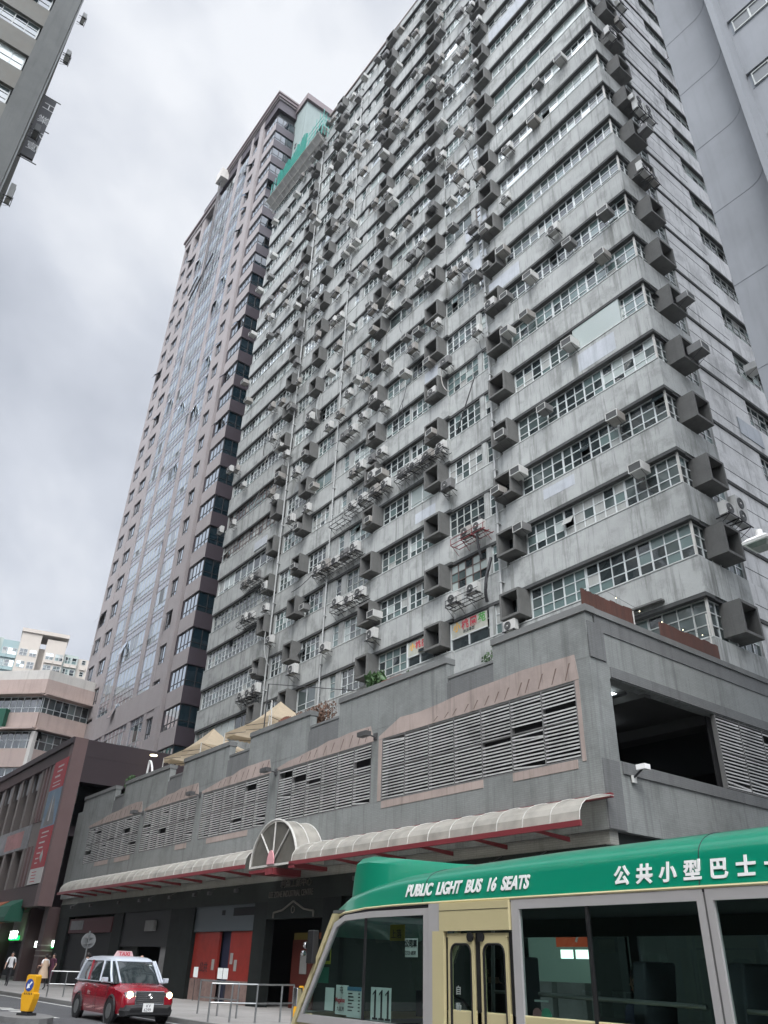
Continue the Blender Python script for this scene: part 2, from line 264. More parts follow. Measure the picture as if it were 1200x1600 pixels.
# ================================================================== geometry helpers
class Fr:
    """a wall frame: u runs along the wall, w is outward, z is up"""
    def __init__(s, o, U, N): s.o = Vector(o); s.U = Vector(U); s.N = Vector(N)
    def p(s, u, w, z): return s.o + s.U * u + s.N * w + Vector((0, 0, z))
WORLD = Fr((0, 0, 0), (1, 0, 0), (0, 1, 0))
ORIG = {}
class MB:
    def __init__(s): s.v = []; s.f = []; s.m = []; s.mats = []
    def mi(s, m):
        if m not in s.mats: s.mats.append(m)
        return s.mats.index(m)
    def face(s, pts, m):
        b = len(s.v); s.v += [tuple(p) for p in pts]; s.f.append(tuple(range(b, b + len(pts)))); s.m.append(s.mi(m))
    def hexa(s, P, m):
        b = len(s.v); s.v += [tuple(p) for p in P]; k = s.mi(m)
        for q in ((0, 3, 2, 1), (4, 5, 6, 7), (0, 1, 5, 4), (1, 2, 6, 5), (2, 3, 7, 6), (3, 0, 4, 7)):
            s.f.append(tuple(b + i for i in q)); s.m.append(k)
    def box(s, fr, u0, u1, w0, w1, z0, z1, m):
        fr = fr or WORLD
        s.hexa([fr.p(u0, w0, z0), fr.p(u1, w0, z0), fr.p(u1, w1, z0), fr.p(u0, w1, z0), fr.p(u0, w0, z1), fr.p(u1, w0, z1), fr.p(u1, w1, z1), fr.p(u0, w1, z1)], m)
        return s
    def tube(s, a, b, r, m, n=8, r2=None, caps=True):
        a = Vector(a); b = Vector(b); d = (b - a)
        if d.length < 1e-6: return
        q = d.normalized().to_track_quat('Z', 'Y'); r2 = r if r2 is None else r2; base = len(s.v); k = s.mi(m)
        for (c, rr) in ((a, r), (b, r2)):
            for i in range(n):
                t = 2 * math.pi * i / n; s.v.append(tuple(c + q @ Vector((math.cos(t) * rr, math.sin(t) * rr, 0))))
        for i in range(n):
            j = (i + 1) % n; s.f.append((base + i, base + j, base + n + j, base + n + i)); s.m.append(k)
        if caps:
            s.f.append(tuple(base + i for i in reversed(range(n)))); s.m.append(k); s.f.append(tuple(base + n + i for i in range(n))); s.m.append(k)
    def path(s, pts, r, m, n=6):
        for a, b in zip(pts[:-1], pts[1:]): s.tube(a, b, r, m, n)
    def disc(s, c, nrm, r, th, m, n=20): 
        c = Vector(c); nrm = Vector(nrm).normalized(); s.tube(c, c + nrm * th, r, m, n)
    def ring(s, c, nrm, r, tr, m, n=20):
        c = Vector(c); q = Vector(nrm).normalized().to_track_quat('Z', 'Y')
        P = [c + q @ Vector((math.cos(2 * math.pi * i / n) * r, math.sin(2 * math.pi * i / n) * r, 0)) for i in range(n + 1)]
        s.path(P, tr, m, 4)
    def loft(s, rings, m, caps=True, closed=True):
        base = len(s.v); n = len(rings[0]); k = s.mi(m)
        for r_ in rings: s.v += [tuple(p) for p in r_]
        for i in range(len(rings) - 1):
            for j in range(n if closed else n - 1):
                a = base + i * n + j; b = base + i * n + (j + 1) % n
                s.f.append((a, b, b + n, a + n)); s.m.append(k)
        if caps and closed:
            s.f.append(tuple(base + j for j in reversed(range(n)))); s.m.append(k)
            s.f.append(tuple(base + (len(rings) - 1) * n + j for j in range(n))); s.m.append(k)
    def prism(s, fr, poly, w0, w1, m):
        """outline (u,z) given thickness from w0 to w1"""
        fr = fr or WORLD
        s.loft([[fr.p(u, w0, z) for u, z in poly], [fr.p(u, w1, z) for u, z in poly]], m)
    def build(s, name, parent=None, smooth=False, bevel=0.0, label=None, stuff=False):
        if not s.f: return None
        me = bpy.data.meshes.new(name)
        o = Vector((0, 0, 0))
        if parent is not None: o = ORIG.get(parent.name, Vector((0, 0, 0)))
        me.from_pydata([(x - o.x, y - o.y, z - o.z) for x, y, z in s.v], [], s.f); 
        for mm in s.mats: me.materials.append(mm)
        me.polygons.foreach_set('material_index', s.m)
        bm = bmesh.new(); bm.from_mesh(me); bmesh.ops.recalc_face_normals(bm, faces=bm.faces)
        if smooth:
            bmesh.ops.remove_doubles(bm, verts=bm.verts, dist=1e-4)
            bmesh.ops.recalc_face_normals(bm, faces=bm.faces)
        bm.to_mesh(me); bm.free()
        if smooth: me.polygons.foreach_set('use_smooth', [True] * len(me.polygons)); me.update()
        ob = bpy.data.objects.new(name, me); C.objects.link(ob)
        if smooth: 
            try: me.set_sharp_from_angle(angle=R(40))
            except Exception: pass
        if bevel:
            md = ob.modifiers.new('edge', 'BEVEL'); md.width = bevel; md.segments = 2; md.limit_method = 'ANGLE'; md.angle_limit = R(35)
        if parent is not None: ob.parent = parent; ORIG[ob.name] = o
        if label: ob['label'] = label
        if stuff: ob['kind'] = 'stuff'
        return ob
def thing(name, label, cat, loc=(0, 0, 0), group=None, rz=0.0):
    o = bpy.data.objects.new(name, None); C.objects.link(o); o.location = loc; o.rotation_euler = (0, 0, rz)
    o.empty_display_size = 0.3; o['label'] = label; o['category'] = cat
    if group: o['group'] = group
    ORIG[o.name] = Vector(loc)
    return o
def tag(o, label, cat, group=None):
    o['label'] = label; o['category'] = cat
    if group: o['group'] = group
    return o
def struct(o): o['kind'] = 'structure'; return o
def copy_tree(o, parent=None):
    c = o.copy(); C.objects.link(c)
    if parent is not None: c.parent = parent
    for ch in list(o.children): copy_tree(ch, c)
    return c
def text(body, size, fr, u, w, z, m, parent, name, depth=0.01, align='LEFT', sx=1.0, shear=0.0, bold=0.0, lean=0.0):
    """lettering as a thin solid standing on a wall frame; lean tips it back"""
    cu = bpy.data.curves.new(name, 'FONT'); cu.body = body; cu.size = size; cu.extrude = depth / 2; cu.align_x = align; cu.shear = shear; cu.offset = bold; cu.resolution_u = 3
    to = bpy.data.objects.new(name + '_curve', cu); C.objects.link(to)
    dg = bpy.context.evaluated_depsgraph_get(); me = bpy.data.meshes.new_from_object(to.evaluated_get(dg))
    bpy.data.objects.remove(to, do_unlink=True)
    org = ORIG.get(parent.name, Vector((0, 0, 0))) if parent is not None else Vector((0, 0, 0))
    for v in me.vertices:
        x, y, d = v.co.x * sx, v.co.y, v.co.z
        v.co = fr.p(u + x, w + d - y * math.sin(lean), z + y * math.cos(lean)) - org
    me.materials.clear(); me.materials.append(m); me.name = name
    ob = bpy.data.objects.new(name, me); C.objects.link(ob)
    if parent is not None: ob.parent = parent; ORIG[ob.name] = org
    return ob

# wall frames: front walls face -Y, side walls face +X
def front(Y, X0=0.0): return Fr((X0, Y, 0), (1, 0, 0), (0, -1, 0))
def side(X, Y0=0.0): return Fr((X, Y0, 0), (0, 1, 0), (1, 0, 0))
def backf(Y): return Fr((0, Y, 0), (-1, 0, 0), (0, 1, 0))     # faces +Y, u = -X

GLS = [('g_dark', 8), ('g_mid', 6), ('g_teal', 2.2), ('g_pale', 1.0), ('g_cloth', 1.3), ('g_board', 0.5)]
def pick(r, lst=GLS):
    t = sum(w for _, w in lst); x = r.random() * t
    for n, w in lst:
        x -= w
        if x <= 0: return M[n]
    return M[lst[0][0]]
def window(fr, u0, u1, z0, z1, cw, rows, w, fm, fmb, pmb, r, base=None, ft=0.05, fd=0.06, openp=0.02, same=0.55, lst=GLS):
    """glazed band: rim, mullions, transoms into fmb; one quad per pane into pmb; some sashes hang open"""
    n = max(1, round((u1 - u0) / cw)); du = (u1 - u0) / n
    base = base or pick(r, lst)
    fmb.box(fr, u0, u1, w, w + fd, z0, z0 + ft, fm); fmb.box(fr, u0, u1, w, w + fd, z1 - ft, z1, fm)
    for i in range(n + 1):
        c = u0 + du * i; t = ft * (0.9 if i % 2 else 0.55) 
        c = min(max(c, u0 + t), u1 - t)
        fmb.box(fr, c - t / 1.4, c + t / 1.4, w + 0.003, w + fd - 0.003, z0 + ft, z1 - ft, fm)
    zz = [z0] + [z0 + (z1 - z0) * q for q in rows] + [z1]
    for q in zz[1:-1]: fmb.box(fr, u0 + ft, u1 - ft, w + 0.006, w + fd - 0.006, q - ft * 0.4, q + ft * 0.4, fm)
    for i in range(n):
        for j in range(len(zz) - 1):
            mm = base if r.random() < same else pick(r, lst)
            a, b = u0 + du * i, u0 + du * (i + 1); c, d = zz[j], zz[j + 1]
            if r.random() < openp and j > 0:
                h = (d - c); o = h * 0.6
                pmb.hexa([fr.p(a, w + 0.05, d), fr.p(b, w + 0.05, d), fr.p(b, w + o, c + h * 0.15), fr.p(a, w + o, c + h * 0.15), fr.p(a, w + 0.07, d), fr.p(b, w + 0.07, d), fr.p(b, w + o + 0.02, c + h * 0.15), fr.p(a, w + o + 0.02, c + h * 0.15)], mm)
                continue
            dy = r.uniform(-0.004, 0.004)
            pmb.face([fr.p(a, w + 0.02 + dy, c), fr.p(b, w + 0.02 - dy, c), fr.p(b, w + 0.02 + dy, d), fr.p(a, w + 0.02 - dy, d)], mm)

# ================================================================== ground
g = MB(); g.face([(-1500, -1500, 0), (1500, -1500, 0), (1500, 1500, 0), (-1500, 1500, 0)], M['asph']); struct(g.build('road'))
g = MB()
g.box(None, -160, -14.0, 12.15, 90, 0.004, 0.12, M['pave']); g.box(None, -7.2, 60, 12.15, 60, 0.004, 0.12, M['pave'])
struct(g.build('pavement'))
g = MB(); g.box(None, -160, 60, -30, 4.35, 0.004, 0.12, M['pave']); struct(g.build('pavement'))
g = MB()
for a, b in ((-160, -14.0), (-7.2, 60)):
    x = a
    while x < b: g.box(None, x + 0.004, min(x + 1.0, b) - 0.004, 12.0, 12.148, 0.004, 0.124, M['kerb']); x += 1.0
x = -70
while x < 20: g.box(None, x + 0.004, x + 0.996, 4.352, 4.5, 0.004, 0.124, M['kerb']); x += 1.0
struct(g.build('kerb'))
g = MB()
for x in range(-120, 20, 6): g.box(None, x, x + 2.6, 8.35, 8.47, 0.004, 0.008, M['paint'])
g.box(None, -160, -33, 11.62, 11.72, 0.004, 0.008, M['paint']); g.box(None, -33, -14, 11.75, 11.83, 0.004, 0.008, M['paint'])
for k in range(6): g.hexa([(-34 + k, 8.75 + k * 0.02, 0.004), (-33.6 + k, 8.75 + k * 0.02, 0.004), (-33.2 + k, 9.3, 0.004), (-33.6 + k, 9.3, 0.004), (-34 + k, 8.75 + k * 0.02, 0.008), (-33.6 + k, 8.75 + k * 0.02, 0.008), (-33.2 + k, 9.3, 0.008), (-33.6 + k, 9.3, 0.008)], M['paint'])
struct(g.build('road_marking'))
g = MB(); n = 18
for zc, ex in ((0.0, 0),):
    P = [(-27.3 + 1.7 * math.cos(2 * math.pi * i / n), 7.9 + 0.75 * math.sin(2 * math.pi * i / n)) for i in range(n)]
    g.loft([[(x, y, 0.002) for x, y in P], [(x, y, 0.14) for x, y in P]], M['kerb'])
struct(g.build('traffic_island'))

# ================================================================== industrial tower
Z0, FH, NF = 14.29, 3.43, 21
SP = 1.74                                   # spandrel height
XR, XL, YF, YB = -14.12, -60.25, 26.1, 36.7
FT = front(YF); SD = side(XR)
def zk(k): return Z0 + FH * k
tower = thing('industrial_tower', 'grey concrete industrial tower covered in air conditioners, rising above the stepped podium', 'building', (-37, YF, 0))
wall = MB()
ROOF_SPLIT = -48.3
YB2 = 50.0
wall.box(None, XL + 0.7, XR - 0.7, YF + 0.7, YB2 - .5, 8.0, 83.2, M['core'])
wall.box(None, ROOF_SPLIT + 0.7, XR - 0.7, YF + 0.7, YB2 - .5, 83.2, 87.0, M['core'])
for k in range(-1, NF + 1):
    z = zk(k); top = z + (SP if k < NF else 1.1); xl = XL if k < NF - 1 else (XL if k == NF - 1 else ROOF_SPLIT)
    if k == NF - 1: top = z + SP
    zb = z + 0.16
    core_ = wall; wall = MB(); lip = MB(); sill = MB()
    # painted band, front then side, with a stained, shade-darkened drip edge and a pale sill
    for (a, b, dw) in ((xl, -50.0, 0.0), (-50.0, -45.4, -0.10), (-45.4, -36.2, -0.02), (-36.2, -28.6, 0.06), (-28.6, -24.2, -0.10), (-24.2, XR, 0.06)):
        if b <= xl: continue
        a = max(a, xl)
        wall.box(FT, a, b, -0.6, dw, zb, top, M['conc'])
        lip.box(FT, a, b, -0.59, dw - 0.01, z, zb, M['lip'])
        sill.box(FT, a + 0.02, b - 0.02, -0.44, dw + 0.03, top, top + 0.05, M['sill'])
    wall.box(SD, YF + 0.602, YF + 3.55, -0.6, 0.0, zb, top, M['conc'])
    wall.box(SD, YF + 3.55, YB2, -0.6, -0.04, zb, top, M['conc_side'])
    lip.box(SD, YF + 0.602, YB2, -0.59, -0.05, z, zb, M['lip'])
    wall.box(SD, YF + 3.75, YF + 8.05, -0.45, -0.12, top, z + FH, M['conc_side'])   # blank panel between the side windows
    if k < NF: wall.box(SD, YF + 11.5, YB2, -0.45, -0.12, top, z + FH, M['conc_side'])
    # left flank
    if k < NF: wall.box(None, XL, XL + 0.5, YF + 0.62, YB2, z, top, M['conc'])
    b_ = wall.build('floor_band', tower); lip.build('drip_edge', b_); sill.build('sill', b_); wall = core_
wall.box(None, ROOF_SPLIT, ROOF_SPLIT + 0.4, YF + 0.3, YB2, 83.2, 87.4, M['conc'])
wall.build('wall', tower)
c = MB(); c.box(FT, ROOF_SPLIT, XR + 0.03, -0.5, 0.12, zk(NF) + 1.1, zk(NF) + 1.35, mat('brownish_roof_coping', (0.20, 0.165, 0.15), 0.8, var=0.3))
c.box(SD, YF + 0.51, YB2, -0.5, 0.14, zk(NF) + 1.1, zk(NF) + 1.35, c.mats[0]); c.build('roof_coping', tower)

# bays of the front: ('w', x0, x1) windows, ('p', x0, x1) blank concrete pier
BAYS = [('p', -60.25, -60.05), ('w', -60.05, -50.3), ('p', -48.95, -48.75), ('w', -48.75, -45.95), ('w', -44.6, -42.2), ('p', -42.2, -41.9), ('w', -41.9, -41.6), ('p', -41.6, -40.6), ('w', -40.6, -39.9), ('p', -39.9, -39.3), ('w', -39.3, -36.8),
        ('w', -35.45, -32.72), ('p', -32.72, -32.58), ('w', -32.58, -30.35), ('w', -28.9, -26.0), ('p', -26.0, -25.62), ('w', -25.62, -25.1), ('p', -25.1, -24.55), ('w', -23.15, -14.3)]
HX = [-23.87, -29.63, -36.1, -45.2, -49.62]     # centres of the hood columns
HW = [1.30, 1.36, 1.26, 1.2, 1.16]
piers = MB(); upf = MB(); upp = MB(); nwin = 0
order = [b for b in BAYS if b[0] == 'w']
for k in range(-1, NF):
    zs, zt = zk(k) + SP + 0.05, zk(k + 1)
    for (t, a, b) in BAYS:
        pass
    # behind every hood a dark window below it, with a frame post
    for hx in HX:
        window(FT, hx - 0.72, hx + 0.75, zs, zt, 0.5, (0.5,), -0.27, M['alu_old'], upf, upp, rnd, base=M['g_dark'], same=0.8, openp=0)
    if k < 1 and False: continue
    for (t, a, b) in order:
        r = rnd
        style = r.random()
        big = (b - a) > 5
        fm = M['alu'] if (r.random() < 0.75) else (M['alu_old'] if r.random() < 0.75 else M['brownframe'])
        rows = (0.36, 0.68); cw = 0.62; base = None; same = 0.6
        if style > 0.86: rows = (0.3,); cw = 1.1; base = pick(r, [('g_teal', 2), ('g_pale', 2), ('g_mid', 1)]); same = 0.9
        elif style > 0.72: base = M['g_teal']; same = 0.75
        elif style > 0.62: base = M['g_cloth']; same = 0.6
        if k > 6: base = pick(r, [('g_mid', 3), ('g_teal', 2), ('g_pale', 2), ('g_skybright', 4 if k > 8 else 1.5)]);  # upper panes picked brighter to stand in for reflected sky
        # the big corner bay is two or three tenancies wide
        parts = [(a, b)]
        if big:
            n = 3; s = (b - a) / n; cuts = [a + s * i + (r.uniform(-0.6, 0.6) if 0 < i < n else 0) for i in range(n + 1)]; parts = list(zip(cuts[:-1], cuts[1:]))
        single = (k <= 5)
        f_ = MB() if single else upf; p_ = MB() if single else upp
        for q, (pa, pb) in enumerate(parts):
            if k == 5 and a < -22 and big and q == 1 and a > -30: pass
            st = base if q == 0 else (base if r.random() < 0.5 else (pick(r) if k < 9 else pick(r, [('g_skybright', 3), ('g_pale', 1), ('g_mid', 1)])))
            window(FT, pa, pb, zs, zt, cw, rows, -0.27, fm, f_, p_, r, base=st, same=same, openp=0.025 if k > 0 else 0.01)
        if single:
            w_ = f_.build('window', tower); p_.build('pane', w_)
# side windows: corner strip by the hoods and a second strip far along
for k in range(-1, NF):
    zs, zt = zk(k) + SP + 0.05, zk(k + 1)
    f_ = MB() if k <= 3 else upf; p_ = MB() if k <= 3 else upp
    window(SD, YF + 0.2, YF + 3.75, zs, zt, 0.62, (0.36, 0.68), -0.27, M['alu'], f_, p_, rnd, base=pick(rnd, [('g_dark', 3), ('g_mid', 3)]), same=0.8)
    if k <= 3: w_ = f_.build('window', tower); p_.build('pane', w_); f_ = MB(); p_ = MB()
    window(SD, YF + 8.05, YF + 11.5, zs, zt, 0.75, (0.4, 0.7), -0.30, M['alu_old'], f_, p_, rnd, base=pick(rnd, [('g_pale', 2), ('g_teal', 1), ('g_dark', 2)]), same=0.5, openp=0.06)
    if k <= 3: w_ = f_.build('window', tower); p_.build('pane', w_)
corner = MB()
corner.box(None, XR - 0.22, XR - 0.13, YF + 0.13, YF + 0.22, 11, 86, M['whiteribs'])
corner.build('corner_post', tower)
for (t, a, b) in BAYS:
    if t == 'p': p = MB(); p.box(FT, a, b, -0.62, -0.13, 11, 82 if a < -50 else 86, M['conc']); p.build('pier', tower)
u_ = upf.build('upper_windows', tower, stuff=True); upp.build('upper_panes', u_, stuff=True)

def hood(mb, fr, uc, z, wd=1.32, h=1.38, d=0.62, t=0.12):
    a, b = uc - wd / 2, uc + wd / 2
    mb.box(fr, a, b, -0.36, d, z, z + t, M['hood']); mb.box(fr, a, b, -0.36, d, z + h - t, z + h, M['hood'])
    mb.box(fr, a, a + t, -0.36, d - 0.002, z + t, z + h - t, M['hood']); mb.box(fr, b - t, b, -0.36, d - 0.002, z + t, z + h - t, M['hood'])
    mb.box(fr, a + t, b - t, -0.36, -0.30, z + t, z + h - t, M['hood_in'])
st = MB(); hoodsites = []
for k in range(-1, NF):
    for i, hx in enumerate(HX):
        mb = MB() if k < 16 else st
        z = zk(k) + 2.035 + rnd.uniform(-0.015, 0.015)
        hood(mb, FT, hx + rnd.uniform(-.02, .02), z, wd=HW[i]); hoodsites.append((FT, hx, z, k, i))
        if k < 16: mb.build('ac_hood', tower)
    mb = MB() if k < 16 else st
    z = zk(k) + 2.035; hood(mb, SD, YF + 1.75, z, wd=1.3, d=0.66); hoodsites.append((SD, YF + 1.75, z, k, 9))
    if k < 16: mb.build('ac_hood', tower)
st.build('upper_ac_hoods', tower, stuff=True)
for x, r_ in ((-24.82, 0.06), (-48.86, 0.06), (-41.4, 0.055)):
    p = MB(); p.tube(FT.p(x, 0.12, 9.0), FT.p(x, 0.12, 82.0), r_, M['pipe'], 8)
    for k in range(0, NF, 1): p.box(FT, x - 0.09, x + 0.09, -0.12, 0.2, zk(k) + 0.9, zk(k) + 0.96, M['pipe'])
    p.build('drain_pipe', tower)
p = MB()   # repainted patches, signs painted out, on the bands
for (x0, x1, k, a, b) in ((-21.6, -19.6, 2, 0.9, 1.5), (-30.9, -29.6, 6, 0.3, 1.6), (-31.8, -29.9, 3, 0.5, 1.2), (-53.5, -51.4, 5, 0.4, 1.2), (-27.0, -24.6, 8, 0.2, 1.5), (-24.5, -21.9, 7, 0.3, 1.4),
                          (-19.5, -14.5, 16, 0.2, 1.7), (-23.0, -14.5, 15, 0.2, 1.7), (-26.5, -24.4, 9, 0.3, 1.5), (-18.5, -16.2, 4, 0.35, 1.5)):
    p = MB(); p.box(FT, x0, x1, 0.0, 0.068 if x0 > -24.2 else 0.066, zk(k) + a, zk(k) + b, M['patch_pale']); p.build('repaint_patch', tower)
p = MB(); p.box(SD, YF + 6.4, YF + 8.6, -0.04, 0.012, zk(3) + 0.5, zk(3) + 1.5, M['patch_pale'])
p.build('repaint_patch', tower)
p = MB(); p.box(FT, -18.7, -15.7, -0.26, 0.004, zk(4) + SP + .05, zk(5), M['g_pale']); p.box(FT, -18.8, -15.6, -0.05, 0.03, zk(4) + SP + .05, zk(4) + SP + .12, M['alu']); p.build('blanked_window', tower)
p = MB(); p.box(FT, -18.3, -15.9, 0.0, 0.3, zk(-1) + 3.75, zk(-1) + 3.83, M['hood']); p.build('rain_ledge', tower)
# joints on the bare side panels
p = MB()
for k in range(0, NF + 1):
    for dz in (0.75, 2.5): p.box(SD, YF + 3.8, YF + 8.0, -0.125, -0.032 if dz < 1.7 else -0.112, zk(k) + dz, zk(k) + dz + 0.03, M['lip'])
p.build('panel_joint', tower)

# ------------------------------------------------------------------ air conditioners
def proto_cond(mt, dbl=False):
    t = thing('air_conditioner', 'x', 'air conditioner'); h = 0.62 if not dbl else 1.2
    b = MB(); b.box(None, -0.41, 0.41, -0.33, 0.0, 0.04, 0.04 + h, mt); b.build('casing', t, bevel=0.015)
    f = MB(); n = 2 if dbl else 1
    for i in range(n):
        c = (-0.10, -0.335, 0.35 + i * 0.58); f.disc(c, (0, -1, 0), 0.25, 0.012, M['fin'], 18)
        f.ring((c[0], -0.352, c[2]), (0, -1, 0), 0.24, 0.012, M['ring'], 14); f.ring((c[0], -0.352, c[2]), (0, -1, 0), 0.14, 0.008, M['ring'], 10); f.disc((c[0], -0.35, c[2]), (0, -1, 0), 0.05, 0.012, M['acw'], 8)
    f.build('fan_grille', t)
    s = MB()
    for x in (-0.32, 0.32): s.box(None, x - 0.02, x + 0.02, -0.42, 0.22, 0.0, 0.04, M['blk']); s.tube((x, -0.38, 0.0), (x, 0.2, -0.36), 0.015, M['blk'], 4)
    s.box(None, -0.46, 0.46, -0.42, -0.38, 0.0, 0.035, M['blk']); s.build('bracket', t)
    return t
def proto_win(mt):
    t = thing('air_conditioner', 'x', 'air conditioner')
    b = MB(); b.box(None, -0.33, 0.33, -0.55, 0.1, 0.0, 0.42, mt); b.build('casing', t, bevel=0.01)
    f = MB(); f.box(None, -0.29, 0.29, -0.56, -0.551, 0.04, 0.38, M['fin'])
    for (a, b2, c, d) in ((-0.33, 0.33, 0.0, 0.035), (-0.33, 0.33, 0.385, 0.42)): f.box(None, a, b2, -0.575, -0.5505, c, d, M['acw'])
    for (a, b2) in ((-0.33, -0.295), (0.295, 0.33)): f.box(None, a, b2, -0.575, -0.5505, 0.035, 0.385, M['acw'])
    f.build('coil_grille', t)
    s = MB(); 
    for x in (-0.25, 0.25): s.tube((x, -0.5, 0.0), (x, 0.12, -0.3), 0.012, M['blk'], 4)
    s.build('bracket', t)
    return t
PR = [proto_cond(M['acw']), proto_cond(M['acy']), proto_cond(M['acg']), proto_cond(M['acw'], True), proto_win(M['acw']), proto_win(M['acy']), proto_win(M['acg'])]
KIND = ['white outdoor unit', 'beige outdoor unit', 'grimy grey outdoor unit', 'tall twin-fan unit', 'white window unit', 'beige window unit', 'dark window unit']
used = [False] * len(PR)
ORD = ['lowest', 'second', 'third', 'fourth', 'fifth', 'sixth', 'seventh', 'eighth', 'ninth', 'tenth', 'eleventh', 'twelfth', 'thirteenth', 'fourteenth', 'fifteenth', 'sixteenth', 'seventeenth', 'eighteenth', 'nineteenth', 'twentieth', 'twenty-first', 'top']
acs = []      # (frame, u, w, z, proto index)
def zone(fr, u):
    if fr is SD: return 'side hoods' if u < YF + 4.5 else 'far side windows'
    for lim, nm in ((-23.1, 'corner bay'), (-24.55, 'rightmost hood column'), (-28.9, 'bay left of rightmost hoods'), (-30.35, 'inner right hood column'), (-35.45, 'bay right of middle hoods'), (-36.8, 'middle hood column'), (-44.55, 'bay left of middle hoods'), (-45.95, 'inner left hood column'), (-48.9, 'between the left hood columns'), (-50.3, 'leftmost hood column'), (-99, 'left end bay')):
        if u > lim: return nm
def add_ac(fr, u, w, z, i): acs.append((fr, u, w, z, i))
def from_px(lst, i):    # measured places along the front wall: (x, height)
    for (x, z) in lst: add_ac(FT, x, 0.36, z, i)
COND = [(-31.74,28.81),(-31.04,28.83),(-29.99,28.76),(-28.78,28.83),(-28.26,25.65),(-27.9,18.31),(-26.41,18.42),(-23.95,15.6),(-38.29,31.63),(-37.36,31.71),(-36.0,31.7),(-34.9,31.65),(-38.21,28.93),(-36.85,28.81),(-35.47,28.76),(-34.34,28.77),(-32.65,28.78),(-31.36,28.7),(-30.17,28.71),(-28.9,28.51),(-40.96,25.25),(-39.78,25.19),(-38.63,25.18),(-37.53,25.23),(-42.02,25.24),(-48.0,21.86),(-53.4,28.31),(-52.45,28.43),(-51.38,28.39),(-52.57,24.97),(-51.51,24.91),(-49.29,24.84),(-51.4,18.31),(-50.22,18.28),(-49.3,18.4),(-39.28,21.92),(-37.95,21.7),(-36.68,21.72),(-40.38,19.12),(-35.2,18.43),(-44.23,18.55),(-44.35,31.47),(-46.7,31.54),(-39.57,39.76),(-40.57,38.35),(-42.04,37.96),(-39.62,35.66),(-38.63,35.69),(-51.6,42.2),(-49.83,34.91),(-26.51,52.1),(-26.02,50.11),(-25.23,45.2),(-22.16,45.23),(-18.71,38.8),(-26.29,42.47),(-27.45,42.72),(-30.71,48.78),(-32.09,48.6),(-29.96,44.69),(-30.91,44.82),(-25.35,35.78),(-31.7,38.81),(-29.16,39.33),(-28.25,35.14),(-35.08,48.91),(-34.76,45.13),(-35.35,59.19),(-26.76,21.89),(-25.86,21.9)]
WINU = [(-22.86,24.0),(-22.92,20.66),(-35.01,30.05),(-35.22,19.88),(-43.68,23.16),(-43.84,33.44),(-27.48,50.59),(-17.89,37.09),(-22.85,40.88),(-20.85,36.87),(-22.86,36.9),(-21.36,34.14),(-22.91,34.03),(-31.25,40.22),(-30.08,36.61),(-18.67,29.98),(-20.77,26.98),(-16.68,23.97),(-15.88,20.63),(-15.32,37.13),(-15.94,34.3),(-16.58,53.83),(-18.58,53.78),(-19.32,50.32)]
for i, (x, z) in enumerate(COND):
    add_ac(FT, x, 0.34, z, [0, 0, 1, 0, 2, 0][i % 6] if z > 20 else 0)
for i, (x, z) in enumerate(WINU): add_ac(FT, x, 0.12, z, 4 + [0, 2, 1][i % 3])
# units tucked in the hoods
for (fr, u, z, k, i) in hoodsites:
    if fr is FT:
        if k < 9 and rnd.random() < 0.62 and k > 0: add_ac(fr, u + rnd.choice((-0.2, 0.22, 0.0)), 0.28 if rnd.random() < .6 else 0.45, z + 0.14, rnd.choice((4, 4, 5, 6, 0)))
    elif k in (4, 3, 8): add_ac(fr, u + 0.1, 0.75, z + 0.3, 6)
    elif k >= 5 and rnd.random() < 0.5: add_ac(fr, u, 0.3, z + 0.14, 4)
# side wall racks
for (u, w, z, i) in ((YF + 2.0, 0.40, zk(1) + 0.5, 0), (YF + 2.9, 0.40, zk(1) + 0.45, 3), (YF + 1.0, 0.55, zk(7) + 1.5, 0), (YF + 1.9, 0.55, zk(7) + 1.5, 1), (YF + 2.0, 0.6, zk(9) + 1.3, 3), (YF + 3.0, 0.6, zk(9) + 1.3, 3), (YF + 0.9, 0.45, zk(11) + 1.7, 0),
                     (YF + 2.4, 0.5, zk(12) + 1.4, 1), (YF + 3.2, 0.5, zk(13) + 1.2, 0), (YF + 9.4, 0.5, zk(13) + 1.9, 1), (YF + 10.4, 0.5, zk(13) + 1.9, 2), (YF + 9.3, 0.5, zk(16) + 1.5, 2), (YF + 10.3, 0.5, zk(16) + 1.5, 0), (YF + 8.5, 0.3, zk(4) + 1.8, 4), (YF + 9.6, .45, zk(6) + 1.9, 2), (YF + 2.6, 0.5, zk(15) + 1.3, 0), (YF + 9.8, 0.5, zk(18) + 1.5, 1)):
    add_ac(SD, u, w, z, i)
